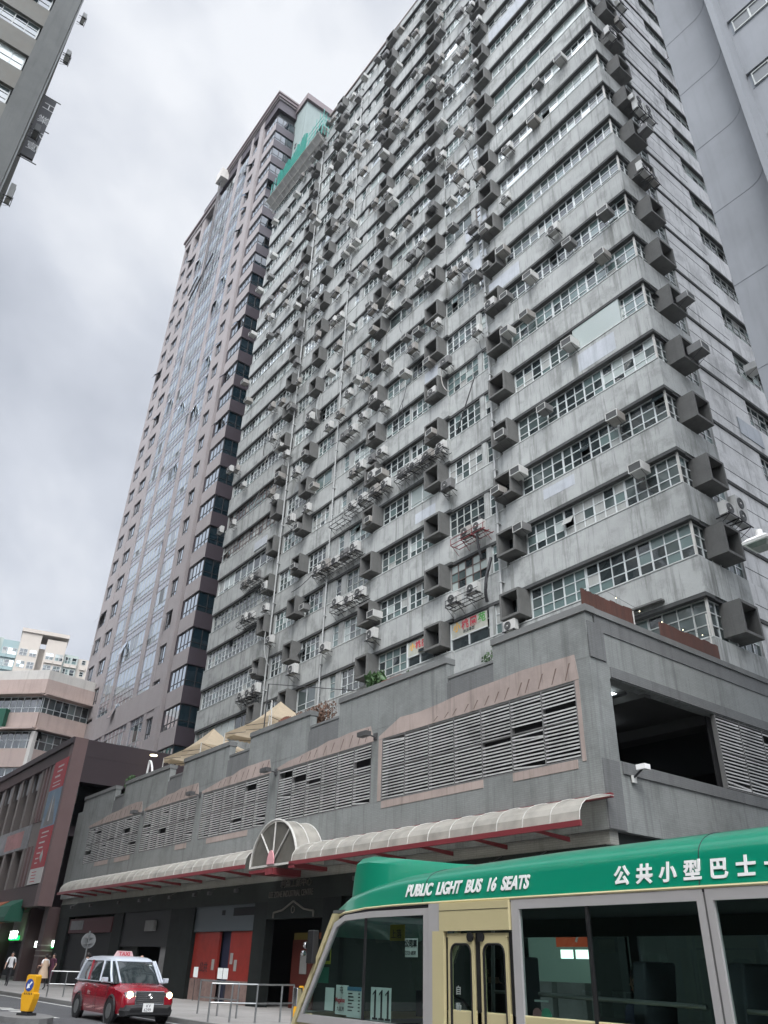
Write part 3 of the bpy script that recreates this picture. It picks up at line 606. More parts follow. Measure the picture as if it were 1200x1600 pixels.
# the crowded upper bays
slots = {}
for (fr, u, w, z, i) in acs:
    if fr is FT: slots.setdefault(int((z - Z0) // FH), []).append(u)
rows_ = [k for k in range(6, NF)]
for k in rows_:
    for (t, a, b) in BAYS + [('h', h - 0.7, h + 0.7) for h in HX]:
        big = (b - a) > 5
        if a > -23.5 and t != 'h': dens = 0.035
        elif big: dens = 0.24
        else: dens = 0.42 if t == 'w' else 0.42
        if t == 'h': dens = 0.25 if k < 9 else 0.5
        n = max(1, int((b - a) / 0.95))
        for q in range(n):
            if rnd.random() > dens: continue
            u = a + (b - a) * (q + 0.5) / n
            if any(abs(u - s) < 0.85 for s in slots.get(k, [])): continue
            slots.setdefault(k, []).append(u)
            i = rnd.choice((0, 1, 1, 2, 2, 4, 5, 6, 6)) if k > 9 else rnd.choice((0, 1, 4, 6))
            zz = zk(k) + (SP + 0.7 if i >= 4 else rnd.choice((0.7, 1.1, 1.35)))
            add_ac(FT, u, 0.32 if i < 4 else 0.12, zz, i)
            if t == 'h': acs[-1] = (FT, u + rnd.choice((-0.1, 0.6)), 0.8, zz - 0.1, rnd.choice((0, 1, 2, 4)))
acs.sort(key=lambda a: a[3]); far_acs = acs[286:]; acs = acs[:286]
acs.sort(key=lambda a: (0 if a[0] is FT else 1, round((a[3] - Z0) // FH), a[1]))
seen = {}
for (fr, u, w, z, i) in acs:
    o = PR[i] if not used[i] else copy_tree(PR[i]); used[i] = True
    o.location = fr.p(u, w, z); o.rotation_euler = (rnd.uniform(-.03, .03), rnd.uniform(-.035, .035), (0 if fr is FT else math.pi / 2) + rnd.uniform(-.06, .06)); q_ = rnd.uniform(0.88, 1.1); o.scale = (q_, q_, q_ * rnd.uniform(.92, 1.08))
    k = max(0, min(21, int((z - Z0) // FH)))
    kz = zone(fr, u); key = (i, k, kz); seen[key] = seen.get(key, 0) + 1
    extra = ['', ', right one', ', third one', ', fourth one', ', fifth one', ', sixth one', ', seventh one', ', eighth one'][min(seen[key] - 1, 7)]
    o['label'] = '%s in the %s, %s storey%s' % (KIND[i], kz, ORD[k], extra)
    o['category'] = 'air conditioner'; o['group'] = 'air conditioners hung on the industrial tower'
fa = MB()
for (fr, u, w, z, i) in far_acs:
    cm = (M['acw'], M['acy'], M['acg'], M['acw'], M['acw'], M['acy'], M['acg'])[i]
    if i < 4:
        hh = 1.15 if i == 3 else 0.58; fa.box(fr, u - 0.4, u + 0.4, w, w + 0.32, z + 0.04, z + hh, cm); fa.disc(fr.p(u - 0.1, w + 0.32, z + 0.33), fr.N, 0.23, 0.012, M['fin'], 12)
        fa.box(fr, u - 0.42, u - 0.38, -0.1, w + 0.4, z, z + 0.035, M['blk']); fa.box(fr, u + 0.38, u + 0.42, -0.1, w + 0.4, z, z + 0.035, M['blk']); fa.tube(fr.p(u - 0.4, w + 0.35, z), fr.p(u - 0.4, 0.03, z - 0.35), 0.015, M['blk'], 4)
    else:
        fa.box(fr, u - 0.32, u + 0.32, -0.1, w + 0.42, z, z + 0.4, cm); fa.box(fr, u - 0.28, u + 0.28, w + 0.421, w + 0.43, z + 0.04, z + 0.36, M['fin'])
tag(fa.build('further_air_conditioners'), 'mass of small air conditioners crowding the topmost storeys of the grey tower', 'air conditioner')['kind'] = 'stuff'
# long racks carrying rows of outdoor units
def rack(x0, x1, z, label, m=M['blk']):
    r = MB(); 
    for w in (0.02, 0.36, 0.70): r.box(FT, x0, x1, w, w + 0.035, z - 0.06, z - 0.025, m)
    x = x0
    while x <= x1: r.box(FT, x, x + 0.03, 0.0, 0.74, z - 0.095, z - 0.06, m); r.tube(FT.p(x, 0.6, z - 0.08), FT.p(x, 0.08, z - 0.5), 0.018, m, 4); r.box(FT, x, x + 0.025, 0.70, 0.725, z - 0.03, z + 0.3, m); x += 0.85
    r.box(FT, x0, x1, 0.70, 0.725, z + 0.3, z + 0.325, m)
    o = r.build('equipment_rack'); tag(o, label, 'metal rack', 'steel racks under rows of air conditioners')
rack(-42.4, -37.0, 25.2, 'long black steel rack carrying a row of six outdoor units, middle bay')
rack(-38.8, -33.9, 28.75, 'black steel rack with four outdoor units between middle hoods')
rack(-40.7, -38.9, 28.55, 'empty black steel rack left of a row of four units')
rack(-33.2, -28.4, 28.68, 'black steel rack under four units left of second hood column')
rack(-39.8, -36.0, 21.7, 'black steel rack with three white units, low in the wide middle bay')
rack(-53.8, -50.7, 28.33, 'dark steel rack with three outdoor units at the left end')
rack(-53.6, -50.4, 24.86, 'tangled dark steel rack just below another, left end bay')
rack(-51.9, -48.8, 18.3, 'steel rack with three units lowest at the left end')
rack(-27.9, -25.2, 21.85, 'maroon steel rack with two units left of the rightmost hoods', M['redsteel'])
rack(-28.4, -25.9, 18.3, 'thin steel rack with two big white units above the restaurant sign')
# cables and hoses hanging on the wall
cb = MB(); NCB = [0]
def hang(x0, z0, x1, z1, sag, r=0.02, m=M['blk'], w=0.25):
    P = [FT.p(x0 + (x1 - x0) * t, w + 0.25 * math.sin(t * 3.1), z0 + (z1 - z0) * t - sag * math.sin(math.pi * t)) for t in [i / 8 for i in range(9)]]
    q_ = MB() if NCB[0] < 95 else cb; NCB[0] += 1; q_.path(P, r, m, 5)
    if q_ is not cb: q_.build('cable', tower)
hang(-25.9, 33.0, -27.6, 29.6, 0.7, 0.04); hang(-26.0, 23.0, -26.0, 20.4, 0.0, 0.08); hang(-25.3, 20.2, -25.7, 17.8, 0.3, 0.09, M['blk']); hang(-28.9, 26.3, -28.2, 25.4, 0.4, 0.03)
hang(-49.3, 24.2, -48.2, 20.3, 0.6, 0.03, M['pipe']); hang(-29.0, 36.0, -28.3, 33.2, 0.6, 0.035, M['acy']); hang(-44.2, 33.2, -45.0, 31.5, 0.5, 0.03); hang(-46, 25.4, -42.0, 26.1, 0.5, 0.025)
hang(-26.0, 56, -25.1, 52, -0.6, 0.03)
for q in range(120):
    k = rnd.randrange(6, NF); x = rnd.uniform(-54, -23); zt = zk(k) + rnd.uniform(0.5, 3.2); hang(x, zt, x + rnd.uniform(-1.2, 1.2), zt - rnd.uniform(0.5, 3.2), rnd.uniform(0.1, 0.6), rnd.uniform(0.012, 0.028), rnd.choice((M['blk'], M['blk'], M['pipe'], M['acy'])))
cb.build('further_cables', tower, stuff=True)

# ------------------------------------------------------------------ catch platform with green net at the tower's upper left
fan = thing('catch_platform', 'grey sheeted scaffold platform jutting from the upper left edge of the industrial tower', 'scaffold platform', (-53, 25.5, 82))
p = MB()
for i in range(9):
    a = -60.0 + i * 1.32; b = a + 1.30
    zi, zo = 82.1, 83.1
    p.hexa([FT.p(a, 0.12, zi), FT.p(b, 0.12, zi), FT.p(b, 1.35, zo), FT.p(a, 1.35, zo), FT.p(a, 0.12, zi + 0.05), FT.p(b, 0.12, zi + 0.05), FT.p(b, 1.35, zo + 0.05), FT.p(a, 1.35, zo + 0.05)], M['fan'])
p.build('sheet', fan)
p = MB()
for w, z in ((0.2, 82.0), (0.75, 82.5), (1.38, 83.0)): p.tube(FT.p(-60.2, w, z), FT.p(-48.0, w, z), 0.05, M['whiteribs'], 6)
for i in range(10): p.tube(FT.p(-60.1 + i * 1.32, 0.1, 81.9), FT.p(-60.1 + i * 1.32, 1.4, 83.0), 0.04, M['whiteribs'], 6)
p.build('frame', fan)
net = thing('scaffold', 'teal green scaffold poles and netting standing on the roof edge platform', 'scaffold', (-53, 25.3, 83))
p = MB()
for i in range(16):
    x = -59.8 + i * 0.78; h = 87.4 + 0.5 * math.sin(i) - (1.0 if i < 4 else 0)
    p.tube(FT.p(x, 1.0, 83.0), FT.p(x + 0.05, 1.0, h), 0.035, M['net_d'], 5)
for z in (83.8, 84.7, 85.5, 86.4): p.tube(FT.p(-59.6, 1.0, z), FT.p(-48.1, 1.0, z + 0.1), 0.03, M['net_d'], 5)
for i in range(4): p.tube(FT.p(-51.5 + i * 1.1, 1.0, 83.4), FT.p(-50.6 + i * 1.1, 1.0, 86.0), 0.03, M['net_d'], 5)
for i in range(9): p.tube(FT.p(-48.1, 1.0 - i * 0.4, 83.2), FT.p(-48.1, 1.0 - i * 0.4, 86.8), 0.03, M['net_d'], 5)
for z in (84.0, 84.9, 85.8, 86.5): p.tube(FT.p(-48.1, 1.0, z), FT.p(-48.1, -2.4, z), 0.03, M['net_d'], 5)
p.build('poles', net)
p = MB(); n = 26
top = [(-58.3 + (6.8) * i / n, 86.7 + 0.4 * math.sin(i * 0.9) + (0.9 if i > 16 else 0)) for i in range(n + 1)]
for i in range(n):
    (a, za), (b, zb) = top[i], top[i + 1]; q = 0.04 * math.sin(i * 1.7)
    p.hexa([FT.p(a, 1.04 + q, 83.1), FT.p(b, 1.04 - q, 83.1), FT.p(b, 1.055 - q, 83.1), FT.p(a, 1.055 + q, 83.1), FT.p(a, 1.04 - q, za), FT.p(b, 1.04 + q, zb), FT.p(b, 1.055 + q, zb), FT.p(a, 1.055 - q, za)], M['net'])
p.build('netting', net)

# ================================================================== podium
PX0, PX1, PY = -59.45, -13.75, 18.0
PF = front(PY); PS = side(PX1)
pod = thing('podium_building', 'grey tiled podium with louvred openings, stepped parapet and a curved canopy over dark granite shops', 'building', (-37, PY, 0))
LV = [(-23.8, -14.4), (-31.45, -24.5), (-39.1, -32.35), (-46.75, -39.85), (-56.3, -47.45)]
LZ0, LZ1 = 6.9, 9.15
w_ = MB(); dk = MB()
w_.box(PF, PX0, PX1, -0.4, 0.0, 4.95, LZ0, M['pod'])            # band under the louvres
w_.box(PF, PX0, PX1, -0.4, 0.0, LZ1, 10.45, M['pod'])           # band above
xs = [PX0] + [v for a, b in reversed(LV) for v in (a, b)] + [PX1]
for i in range(0, len(xs), 2): w_.box(PF, xs[i], xs[i + 1], -0.4, 0.0, LZ0, LZ1, M['pod'])
HI = [(-17.75, PX1), (-26.9, -20.1), (-34.6, -29.2), (-42.2, -36.8), (-50.9, -44.1), (PX0 + 0.9, -52.6)]
for a, b in HI:
    w_.box(PF, a, b, -0.35, 0.005, 9.6 if a < -20 else 9.75, 11.2, M['pod'])
LO = [(-20.1, -17.75), (-29.2, -26.9), (-36.8, -34.6), (-44.1, -42.2), (-52.6, -50.9)]
for a, b in LO: q_ = MB(); q_.box(PF, a, b, -0.35, -0.06, 10.45, 10.62, M['pod_d']); q_.box(PF, a, b, -0.02, 0.008, 9.45, 10.45, M['pod_d']); q_.build('parapet_notch', pod)
cp = MB()
for a, b in HI: cp = MB(); cp.box(PF, a - 0.03, b + (0.03 if b < PX1 else 0.08), -0.4, 0.06, 11.2, 11.42, M['cope']); cp.build('coping', pod)
for a, b in LO: cp = MB(); cp.box(PF, a + 0.03, b - 0.03, -0.4, -0.03, 10.62, 10.72, M['cope']); cp.build('coping', pod)
cp = MB()
# side wall: tiled band, car park opening, louvre beyond
w_.box(PS, PY + 0.402, 50, -0.4, 0.0, 4.95, 6.85, M['pod']); w_.box(PS, PY + 0.402, 50, -0.4, 0.0, 9.27, 10.9, M['pod']); w_.box(PS, PY + 0.402, PY + 0.85, -0.4, 0.0, 6.85, 9.27, M['pod'])
dk.box(PS, PY + 0.9, 50, 0.0, 0.05, 9.3, 9.62, M['pod_d']); dk.box(PS, PY + 0.9, 50, 0.0, 0.05, 6.5, 6.83, M['pod_d']); dk.box(PS, PY + 0.02, PY + 0.75, 0.0, 0.045, 9.75, 10.9, M['pod_d']); dk.box(PS, PY + 0.75, 50, 0.0, 0.03, 10.68, 10.9, M['pod_d'])
dk.box(PS, PY + 0.02, PY + 0.75, 0.0, 0.045, 4.97, 6.8, M['pod_d'])
w_.box(PS, PY + 0.402, 50, -0.4, 0.02, 10.9, 11.2, M['pod_d']); cp.box(PS, PY + 0.403, 50, -0.4, 0.07, 11.2, 11.4, M['cope'])
w_.build('wall', pod); dk.build('dark_tile_band', pod); cp.build('coping', pod)
f = MB(); f.box(None, PX0 + 0.5, PX1 - 0.5, PY + 0.5, 50, 10.0, 10.2, M['cope']); f.box(None, PX0 + .5, PX1 - 0.5, PY + 0.5, 50, 9.5, 9.99, M['hood_in']); f.box(None, PX0 + .5, PX1 - 0.5, PY + 0.45, 50, 5.9, 6.3, M['hood_in'])
f.box(None, PX0 + .5, PX1 - 8, PY + 9, PY + 9.2, 6.3, 9.5, M['hood_in']); f.box(None, PX0 + .5, PX0 + .7, PY + .6, 50, 4.9, 9.5, M['pod_d']); f.build('car_park_deck', pod)
f = MB()
for (x, y, l) in ((-14.9, 19.3, 1.3), (-17.4, 22.4, 1.2), (-17.8, 27.0, 1.2), (-22, 21, 1.2)):
    f = MB(); f.box(None, x - 0.05, x + 0.05, y, y + l, 9.36, 9.42, M['tube']); f.build('fluorescent_tube', pod)
f = MB(); f.box(None, -30, -13.95, 20.8, 21.1, 9.15, 9.5, M['hood_in']); f.box(None, -30, -13.95, 24.8, 25.1, 9.15, 9.5, M['hood_in']); f.tube((-25, 20.2, 9.2), (-14.2, 20.2, 9.2), 0.06, M['blk']); f.build('ceiling_beam', pod)
def louvre(fr, a, b, z0, z1, npan, seed):
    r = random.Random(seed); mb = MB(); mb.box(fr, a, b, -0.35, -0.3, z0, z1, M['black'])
    d = (b - a) / npan
    fm = MB()
    for i in range(npan + 1): fm.box(fr, a + d * i - 0.016, a + d * i + 0.016, -0.14, 0.02, z0, z1, M['acg'])
    for z in (z0, (z0 + z1) / 2, z1 - 0.05): fm.box(fr, a, b, -0.13, 0.005, z, z + 0.03, M['acg'])
    n = 20
    for i in range(npan):
        miss = set(); 
        if r.random() < 0.35: s = r.randrange(4, n - 2); miss = {s} if r.random() < .6 else {s, s + 1}
        if seed == 0 and i == npan - 2: miss = {10, 11, 21, 22}
        for j in range(n):
            if j in miss: continue
            z = z0 + 0.06 + (z1 - z0 - 0.1) * j / n; t = r.uniform(-0.012, 0.012) + (0.06 * (r.random() < 0.02)); u0, u1 = a + d * i + 0.027, a + d * (i + 1) - 0.027
            mb.hexa([fr.p(u0, 0.0, z + t * .4), fr.p(u1, 0.0, z - t), fr.p(u1, -0.04, z + 0.01 - t), fr.p(u0, -0.04, z + 0.01), fr.p(u0, 0.004, z + 0.042 + t * .4), fr.p(u1, 0.004, z + 0.042 - t), fr.p(u1, -0.036, z + 0.05 - t), fr.p(u0, -0.036, z + 0.05)], M['louv'])
    q = mb.build('louvre_panel', pod); fm.build('frame', q)
for i, (a, b) in enumerate(LV): louvre(PF, a, b, LZ0, LZ1, (7, 6, 6, 6, 7)[i] if i else 7, i)
louvre(PS, 24.3, 33.0, 6.87, 9.25, 6, 9)
CR_ = mat('rust_crack_stain', (0.13, 0.09, 0.075), 0.9)
f = MB()      # bare salmon render left over the louvres where cladding came off
rr = random.Random(3)
for i, (a, b) in enumerate(LV):
    f = MB()
    h1 = 9.85 if i else 10.0
    pts = [(a - 0.25, LZ1 + 0.02), (b + (0.12 if i else 0.18), LZ1 + 0.02)]
    pts += [(b + 0.1 if i == 0 else b - 0.1, h1 - 0.05)]; L_ = b - a; n = 9
    for q in range(1, n):
        x = b - L_ * q / n; pts.append((x, h1 - (0.0 if q < 3 else 0.12 * (q - 2) * (0.55 if i else 0.35)) + rr.uniform(-0.05, 0.05)))
    pts.append((a - 0.25, LZ1 + 0.14))
    f.prism(PF, pts, 0.0, 0.012, M['salmon'])
    x = a
    while x < b - 0.3:
        l = rr.uniform(0.8, 1.6)
        if rr.random() < (0.85 if i == 0 else 0.4): f.box(PF, x, min(b, x + l), 0.0, 0.014, LZ0 - 0.27, LZ0 - 0.02, M['salmon'])
        x += l
    sc = CR_
    n = 15 if i == 0 else 9
    for q in range(n):
        x = b - 0.4 - (b - a) * 0.8 * q / n + rr.uniform(-.1, .1); h = 0.5 - 0.03 * q
        if h > 0.12: f.prism(PF, [(x, LZ1 + 0.08), (x + 0.035, LZ1 + 0.08), (x + 0.26, LZ1 + 0.08 + h), (x + 0.2, LZ1 + 0.08 + h)], 0.012, 0.0155, sc)
    if i == 0: f.box(PF, -14.38, -14.24, 0.0, 0.016, LZ0 - 0.1, LZ1, M['salmon']); f.box(PF, -24.05, -23.84, 0.0, 0.016, LZ0, LZ1, M['salmon'])
    f.build('render_patch', pod)
for (x, z) in ((-24.25, 9.35), (-31.75, 9.15), (-39.5, 9.15), (-47.1, 9.1)):
    f = MB(); f.box(PF, x - 0.28, x + 0.28, 0.45, 0.72, z - 0.12, z + 0.05, M['floodlamp']); f.tube(PF.p(x, 0, z - 0.05), PF.p(x, 0.5, z), 0.03, M['floodlamp'], 6); f.box(PF, x - 0.1, x + 0.1, 0.0, 0.06, z - 0.15, z + 0.1, M['floodlamp'])
    f.build('floodlight', pod)
f = MB(); f.box(PS, 19.2, 19.45, 0.25, 0.55, 6.62, 6.76, M['white']); f.tube(PS.p(19.3, 0, 6.4), PS.p(19.3, 0.4, 6.65), 0.03, M['blk'], 6); f.box(PS, 19.2, 19.4, 0.05, 0.09, 6.3, 6.5, M['acw']); f.build('security_camera', pod)

# ground storey in dark granite
GF = front(18.2)
gr = MB()
gr.box(GF, PX0 + 0.4, PX1 - 0.2, -0.3, 0.12, 3.85, 4.6, M['gran'])
wp = MB(); wp.box(GF, PX0 + 0.2, PX1 - 0.1, -0.3, 0.06, 4.6, 4.95, M['tile_pale']); wp.build('pale_tile_strip', pod)
PIL = [(-59.0, -57.0), (-49.0, -47.6), (-41.2, -38.5), (-32.65, -31.6), (-27.4, -26.2), (-20.6, -19.6), (-14.9, -13.95)]
for a, b in PIL: q_ = MB(); q_.box(GF, a, b, -0.3, 0.10, 0.12, 3.85, M['gran_p']); q_.build('granite_pillar', pod)
gr.box(GF, -26.2, -20.6, -0.32, -0.1, 0.12, 3.85, M['gran']); gr.box(PS, PY + 0.4, 50, -0.55, -0.2, 0.12, 4.95, M['gran'])
gr.box(GF, -31.6, -27.4, -0.3, 0.10, 3.2, 3.85, M['gran'])
gr.build('granite_cladding', pod)
b_ = MB(); b_.box(None, PX0 + 0.5, -14.5, 21.5, 21.7, 0.12, 4.9, M['core']); b_.box(None, PX0 + 0.5, -14.5, 18.6, 21.5, 4.2, 4.9, M['core']); b_.build('shop_interior', pod)
s = MB(); s.box(GF, -57.0, -49.0, -0.25, -0.12, 0.12, 2.9, M['shut']); 
for i in range(22): s.box(GF, -57.0, -49.0, -0.12, -0.09, 0.2 + i * 0.12, 0.26 + i * 0.12, M['shut'])
s.build('roller_shutter', pod)
s = MB(); s.box(GF, -56.6, -49.2, -0.1, 0.1, 2.92, 3.7, mat('faded_maroon_shop_sign', (0.10, 0.035, 0.04), 0.7, var=0.4)); s.box(GF, -56.3, -54.0, 0.1, 0.12, 3.1, 3.6, M['ban_grey']); s.build('shop_sign_board', pod)
s = MB(); s.box(GF, -47.6, -41.2, -0.15, 0.02, 2.2, 3.85, M['shut']); s.box(GF, -44.2, -43.0, 0.02, 0.15, 2.9, 3.4, M['acg']); s.build('dark_fascia', pod)
s = MB(); s.box(GF, -47.6, -45.3, -0.2, -0.1, 0.12, 2.2, M['gran']); s.build('door_panel', pod); s = MB(); s.box(GF, -45.0, -44.0, -0.09, -0.08, 0.9, 1.7, M['g_board']); s.build('notice_panel', pod); s = MB(); s.box(GF, -46.4, -45.6, -0.09, -0.08, 1.0, 1.6, M['g_board']); s.build('notice_panel', pod); s = MB(); s.box(GF, -42.3, -41.2, -0.2, -0.1, 0.12, 2.2, M['ban_grey']); s.build('notice_panel', pod)
s = MB(); s.box(GF, -38.5, -32.65, -0.1, 0.0, 2.81, 3.85, M['shgrey']); s.build('hoarding_board', pod)
s = MB(); s.box(GF, -34.7, -32.75, 0.0, 0.012, 3.4, 3.72, M['black']); s.box(GF, -35.8, -35.5, 0.0, 0.012, 3.45, 3.65, M['black']); s.build('vent_opening', pod)
s = MB(); s.box(GF, -38.45, -35.95, -0.2, -0.08, 0.95, 2.8, M['shred']); s.build('scarlet_panel', pod); s = MB(); s.box(GF, -34.85, -32.7, -0.2, -0.08, 0.95, 2.8, M['shred']); s.build('scarlet_panel', pod)
s = MB(); s.box(GF, -38.45, -35.95, -0.2, -0.08, 0.12, 0.95, M['peel']); s.box(GF, -34.85, -32.7, -0.2, -0.08, 0.12, 0.95, M['peel']); s.build('peeled_dado', pod)
s = MB(); s.box(GF, -35.95, -34.85, -0.35, -0.3, 0.12, 2.8, M['shnavy']); s.build('navy_door', pod)
text('公共', 0.42, GF, -37.6, -0.07, 1.25, M['ink'], pod, 'brushed_lettering', 0.01)
s = MB()
for (x, z, m_) in ((-37.3, 1.0, 'paper'), (-34.95, 1.0, 'paper'), (-34.45, 1.0, 'paper')): s = MB(); s.box(GF, x, x + 0.42, 0.3, 0.32, z, z + 0.4, M[m_]); s.tube(GF.p(x + 0.2, 0.3, 0.12), GF.p(x + 0.2, 0.3, z), 0.015, M['blk'], 5); s.build('notice_stand', pod)
for (x, z) in ((-36.4, 1.3), (-34.7, 1.55), (-34.3, 1.3)): s = MB(); s.box(GF, x, x + 0.25, -0.07, -0.06, z, z + 0.42, M['g_board']); s.build('posted_notice', pod)
# entrance
s = MB(); s.box(GF, -31.6, -27.4, -2.2, -2.1, 0.12, 3.2, M['core']); s.box(GF, -31.3, -29.6, -1.2, -1.1, 0.12, 2.5, mat('dark_red_door', (0.10, 0.022, 0.015), 0.5)); s.box(GF, -29.5, -27.6, -1.2, -1.1, 0.12, 2.5, M['gran']); s.build('lobby_door', pod)
s = MB(); s.box(GF, -31.2, -29.7, -1.1, -1.08, 2.5, 2.75, mat('dull_gold_plate', (0.16, 0.13, 0.03), 0.4)); s.box(GF, -30.6, -30.1, -1.08, -1.06, 1.3, 2.0, M['g_board']); s.box(GF, -28.9, -28.1, -1.08, -1.06, 1.0, 2.0, M['ban_grey']); s.box(GF, -29.3, -28.0, -1.08, -1.06, 2.52, 2.74, M['orange']); s.build('door_plate', pod)
gold = mat('tarnished_metal_letter', (0.13, 0.12, 0.10), 0.45, metal=0.4)
text('LEE ZONE INDUSTRIAL CENTRE', 0.32, GF, -31.5, 0.13, 3.98, gold, pod, 'raised_lettering', 0.03, sx=0.74)
text('利森工業中心', 0.34, GF, -30.6, 0.13, 4.34, gold, pod, 'raised_lettering', 0.03, sx=1.15)
s = MB()
P = [(-31.0, 3.22), (-31.0, 3.42), (-30.3, 3.5), (-29.5, 3.8), (-28.7, 3.5), (-28.0, 3.42), (-28.0, 3.22)]
for a, b in zip(P[:-1], P[1:]): s.tube(GF.p(a[0], 0.13, a[1]), GF.p(b[0], 0.13, b[1]), 0.035, M['gran_p'] if False else gold, 6)
s.ring(GF.p(-29.5, 0.14, 3.5), (0, -1, 0), 0.12, 0.02, gold, 10); s.build('entrance_moulding', pod)
for x in (-56, -52.5, -47.9, -44.9, -43.5, -41.0, -38.2, -36.6, -34.0, -25.0, -22.8, -20.5, -18.0, -16.2):
    s = MB(); s.box(GF, x, x + 0.2, 0.35, 0.5, 4.28, 4.42, M['floodlamp']); s.tube(GF.p(x + .15, 0.1, 4.6), GF.p(x + .15, 0.5, 4.4), 0.02, M['floodlamp'], 5); s.build('spotlight', pod)

s = MB(); s.box(None, -19.6, -14.9, 20.9, 21.0, 0.12, 3.6, M['shoplit']); s.box(None, -19.6, -14.9, 18.5, 21.0, 3.5, 3.6, M['acw']); s.build('glowing_shop_wall', pod)
SH = front(19.6)
s = MB(); s.box(SH, -17.2, -15.6, 0, 0.1, 2.27, 2.85, M['shopred']); s.build('orange_shop_panel', pod); text('7', 0.42, SH, -16.5, 0.11, 2.4, M['textwhite'], pod, 'numeral', 0.02, bold=.015)
s = MB()
for x in (-17.1, -16.55, -16.0): s.box(SH, x, x + 0.42, 0, 0.05, 1.98, 2.2, M['signwhite'])
s.box(SH, -15.2, -14.4, 0.0, 0.05, 2.62, 2.66, M['tube']); s.build('lit_screen', pod)
s = MB()
for x in (-18.4, -17.2, -16.0): s.box(SH, x, x + 1.0, -0.2, 0.2, 0.12, 1.4, M['ban_grey'])
s.build('shop_shelf', pod)
# canopy
can = thing('canopy', 'long curved translucent canopy on maroon steel, broken by a barrel arch over the entrance', 'canopy', (-34, 17.2, 5))
def arc(x, n=7, rr0=1.0):   # quarter curve from the wall out to the edge beam
    return [Vector((x, 17.98 - 1.5 * math.sin(t * math.pi / 2), 5.0 + 0.78 * math.cos(t * math.pi / 2) ** 0.8)) for t in [i / n for i in range(n + 1)]]
def vault(x0, x1, zs):
    sh = MB(); rb = MB(); n = max(1, round((x1 - x0) / 0.98)); d = (x1 - x0) / n
    for i in range(n):
        A = [p + Vector((0, 0, zs)) for p in arc(x0 + d * i)]; B = [p + Vector((0, 0, zs)) for p in arc(x0 + d * (i + 1))]
        for q in range(7): sh.face([A[q], B[q], B[q + 1], A[q + 1]], M['poly'])
    for i in range(n + 1):
        rb = MB(); A = [p + Vector((0, -0.005, zs + 0.012)) for p in arc(x0 + d * i)]; rb.path(A, 0.013, M['whiteribs'], 5); rb.build('rib', can)
    bm_ = MB(); bm_.box(None, x0 - 0.06, x1 + 0.06, 16.40, 16.48, 4.86 + zs, 5.0 + zs, M['redsteel']); bm_.box(None, x0, x1, 17.86, 17.97, 5.74 + zs, 5.86 + zs, M['redsteel'])
    x = x0 + 0.2
    while x < x1: bm_.hexa([(x - 0.03, 16.48, 4.9 + zs), (x + 0.03, 16.48, 4.9 + zs), (x + 0.03, 17.98, 4.78 + zs), (x - 0.03, 17.98, 4.78 + zs), (x - 0.03, 16.48, 4.97 + zs), (x + 0.03, 16.48, 4.97 + zs), (x + 0.03, 17.98, 4.9 + zs), (x - 0.03, 17.98, 4.9 + zs)], M['redsteel']); x += 2.4
    sh.build('polycarbonate_vault', can); bm_.build('edge_beam', can)
vault(-27.3, -13.45, -0.04); vault(-54.9, -30.95, 0.08)
CX, CR, CZ = -29.13, 1.77, 4.98
def ar(y, r=CR, n=20): return [Vector((CX - r * math.cos(math.pi * i / n), y, CZ + 0.93 * r * math.sin(math.pi * i / n))) for i in range(n + 1)]
sh = MB(); rb = MB()
for (y0, y1) in ((16.72, 17.35), (17.35, 17.98)):
    A, B = ar(y0), ar(y1)
    for q in range(20): sh.face([A[q], B[q], B[q + 1], A[q + 1]], M['poly'])
sh.prism(None, [(p.x, p.z) for p in ar(16.74, CR - 0.05)], 16.77, 16.782, M['poly_d'])
sh.build('barrel_vault', can)
for y in (16.72, 17.35, 17.96): rb.path(ar(y, CR + 0.02), 0.05 if y < 17 else 0.028, M['whiteribs'], 6)
rb.box(None, CX - CR, CX + CR, 16.66, 16.75, CZ - 0.06, CZ + 0.02, M['whiteribs'])
for t in (50, 90, 130): rb.tube((CX, 16.72, CZ + 0.1), (CX - CR * math.cos(R(t)), 16.72, CZ + 0.93 * CR * math.sin(R(t))), 0.035, M['whiteribs'], 6)
rb.build('arch_rib', can)
s = MB(); s.prism(None, [(CX + 0.26 * math.cos(R(a)), CZ + 0.02 + 0.5 * math.sin(R(a))) for a in range(0, 181, 15)], 16.6, 16.655, M['pinkboss']); s.build('half_round_boss', can)
s = MB(); s.box(None, CX - 1.8, CX - 0.3, 16.7, 17.9, 4.74, 4.86, M['redsteel']); s.build('underside_beam', can); s = MB(); s.box(None, CX + CR, CX + CR + 0.4, 16.4, 17.9, 4.72, 4.86, M['redsteel']); s.build('underside_beam', can); s = MB(); s.box(None, CX - 0.3, CX + 0.3, 16.6, 17.9, 4.62, 4.86, M['redsteel']); s.build('underside_beam', can)

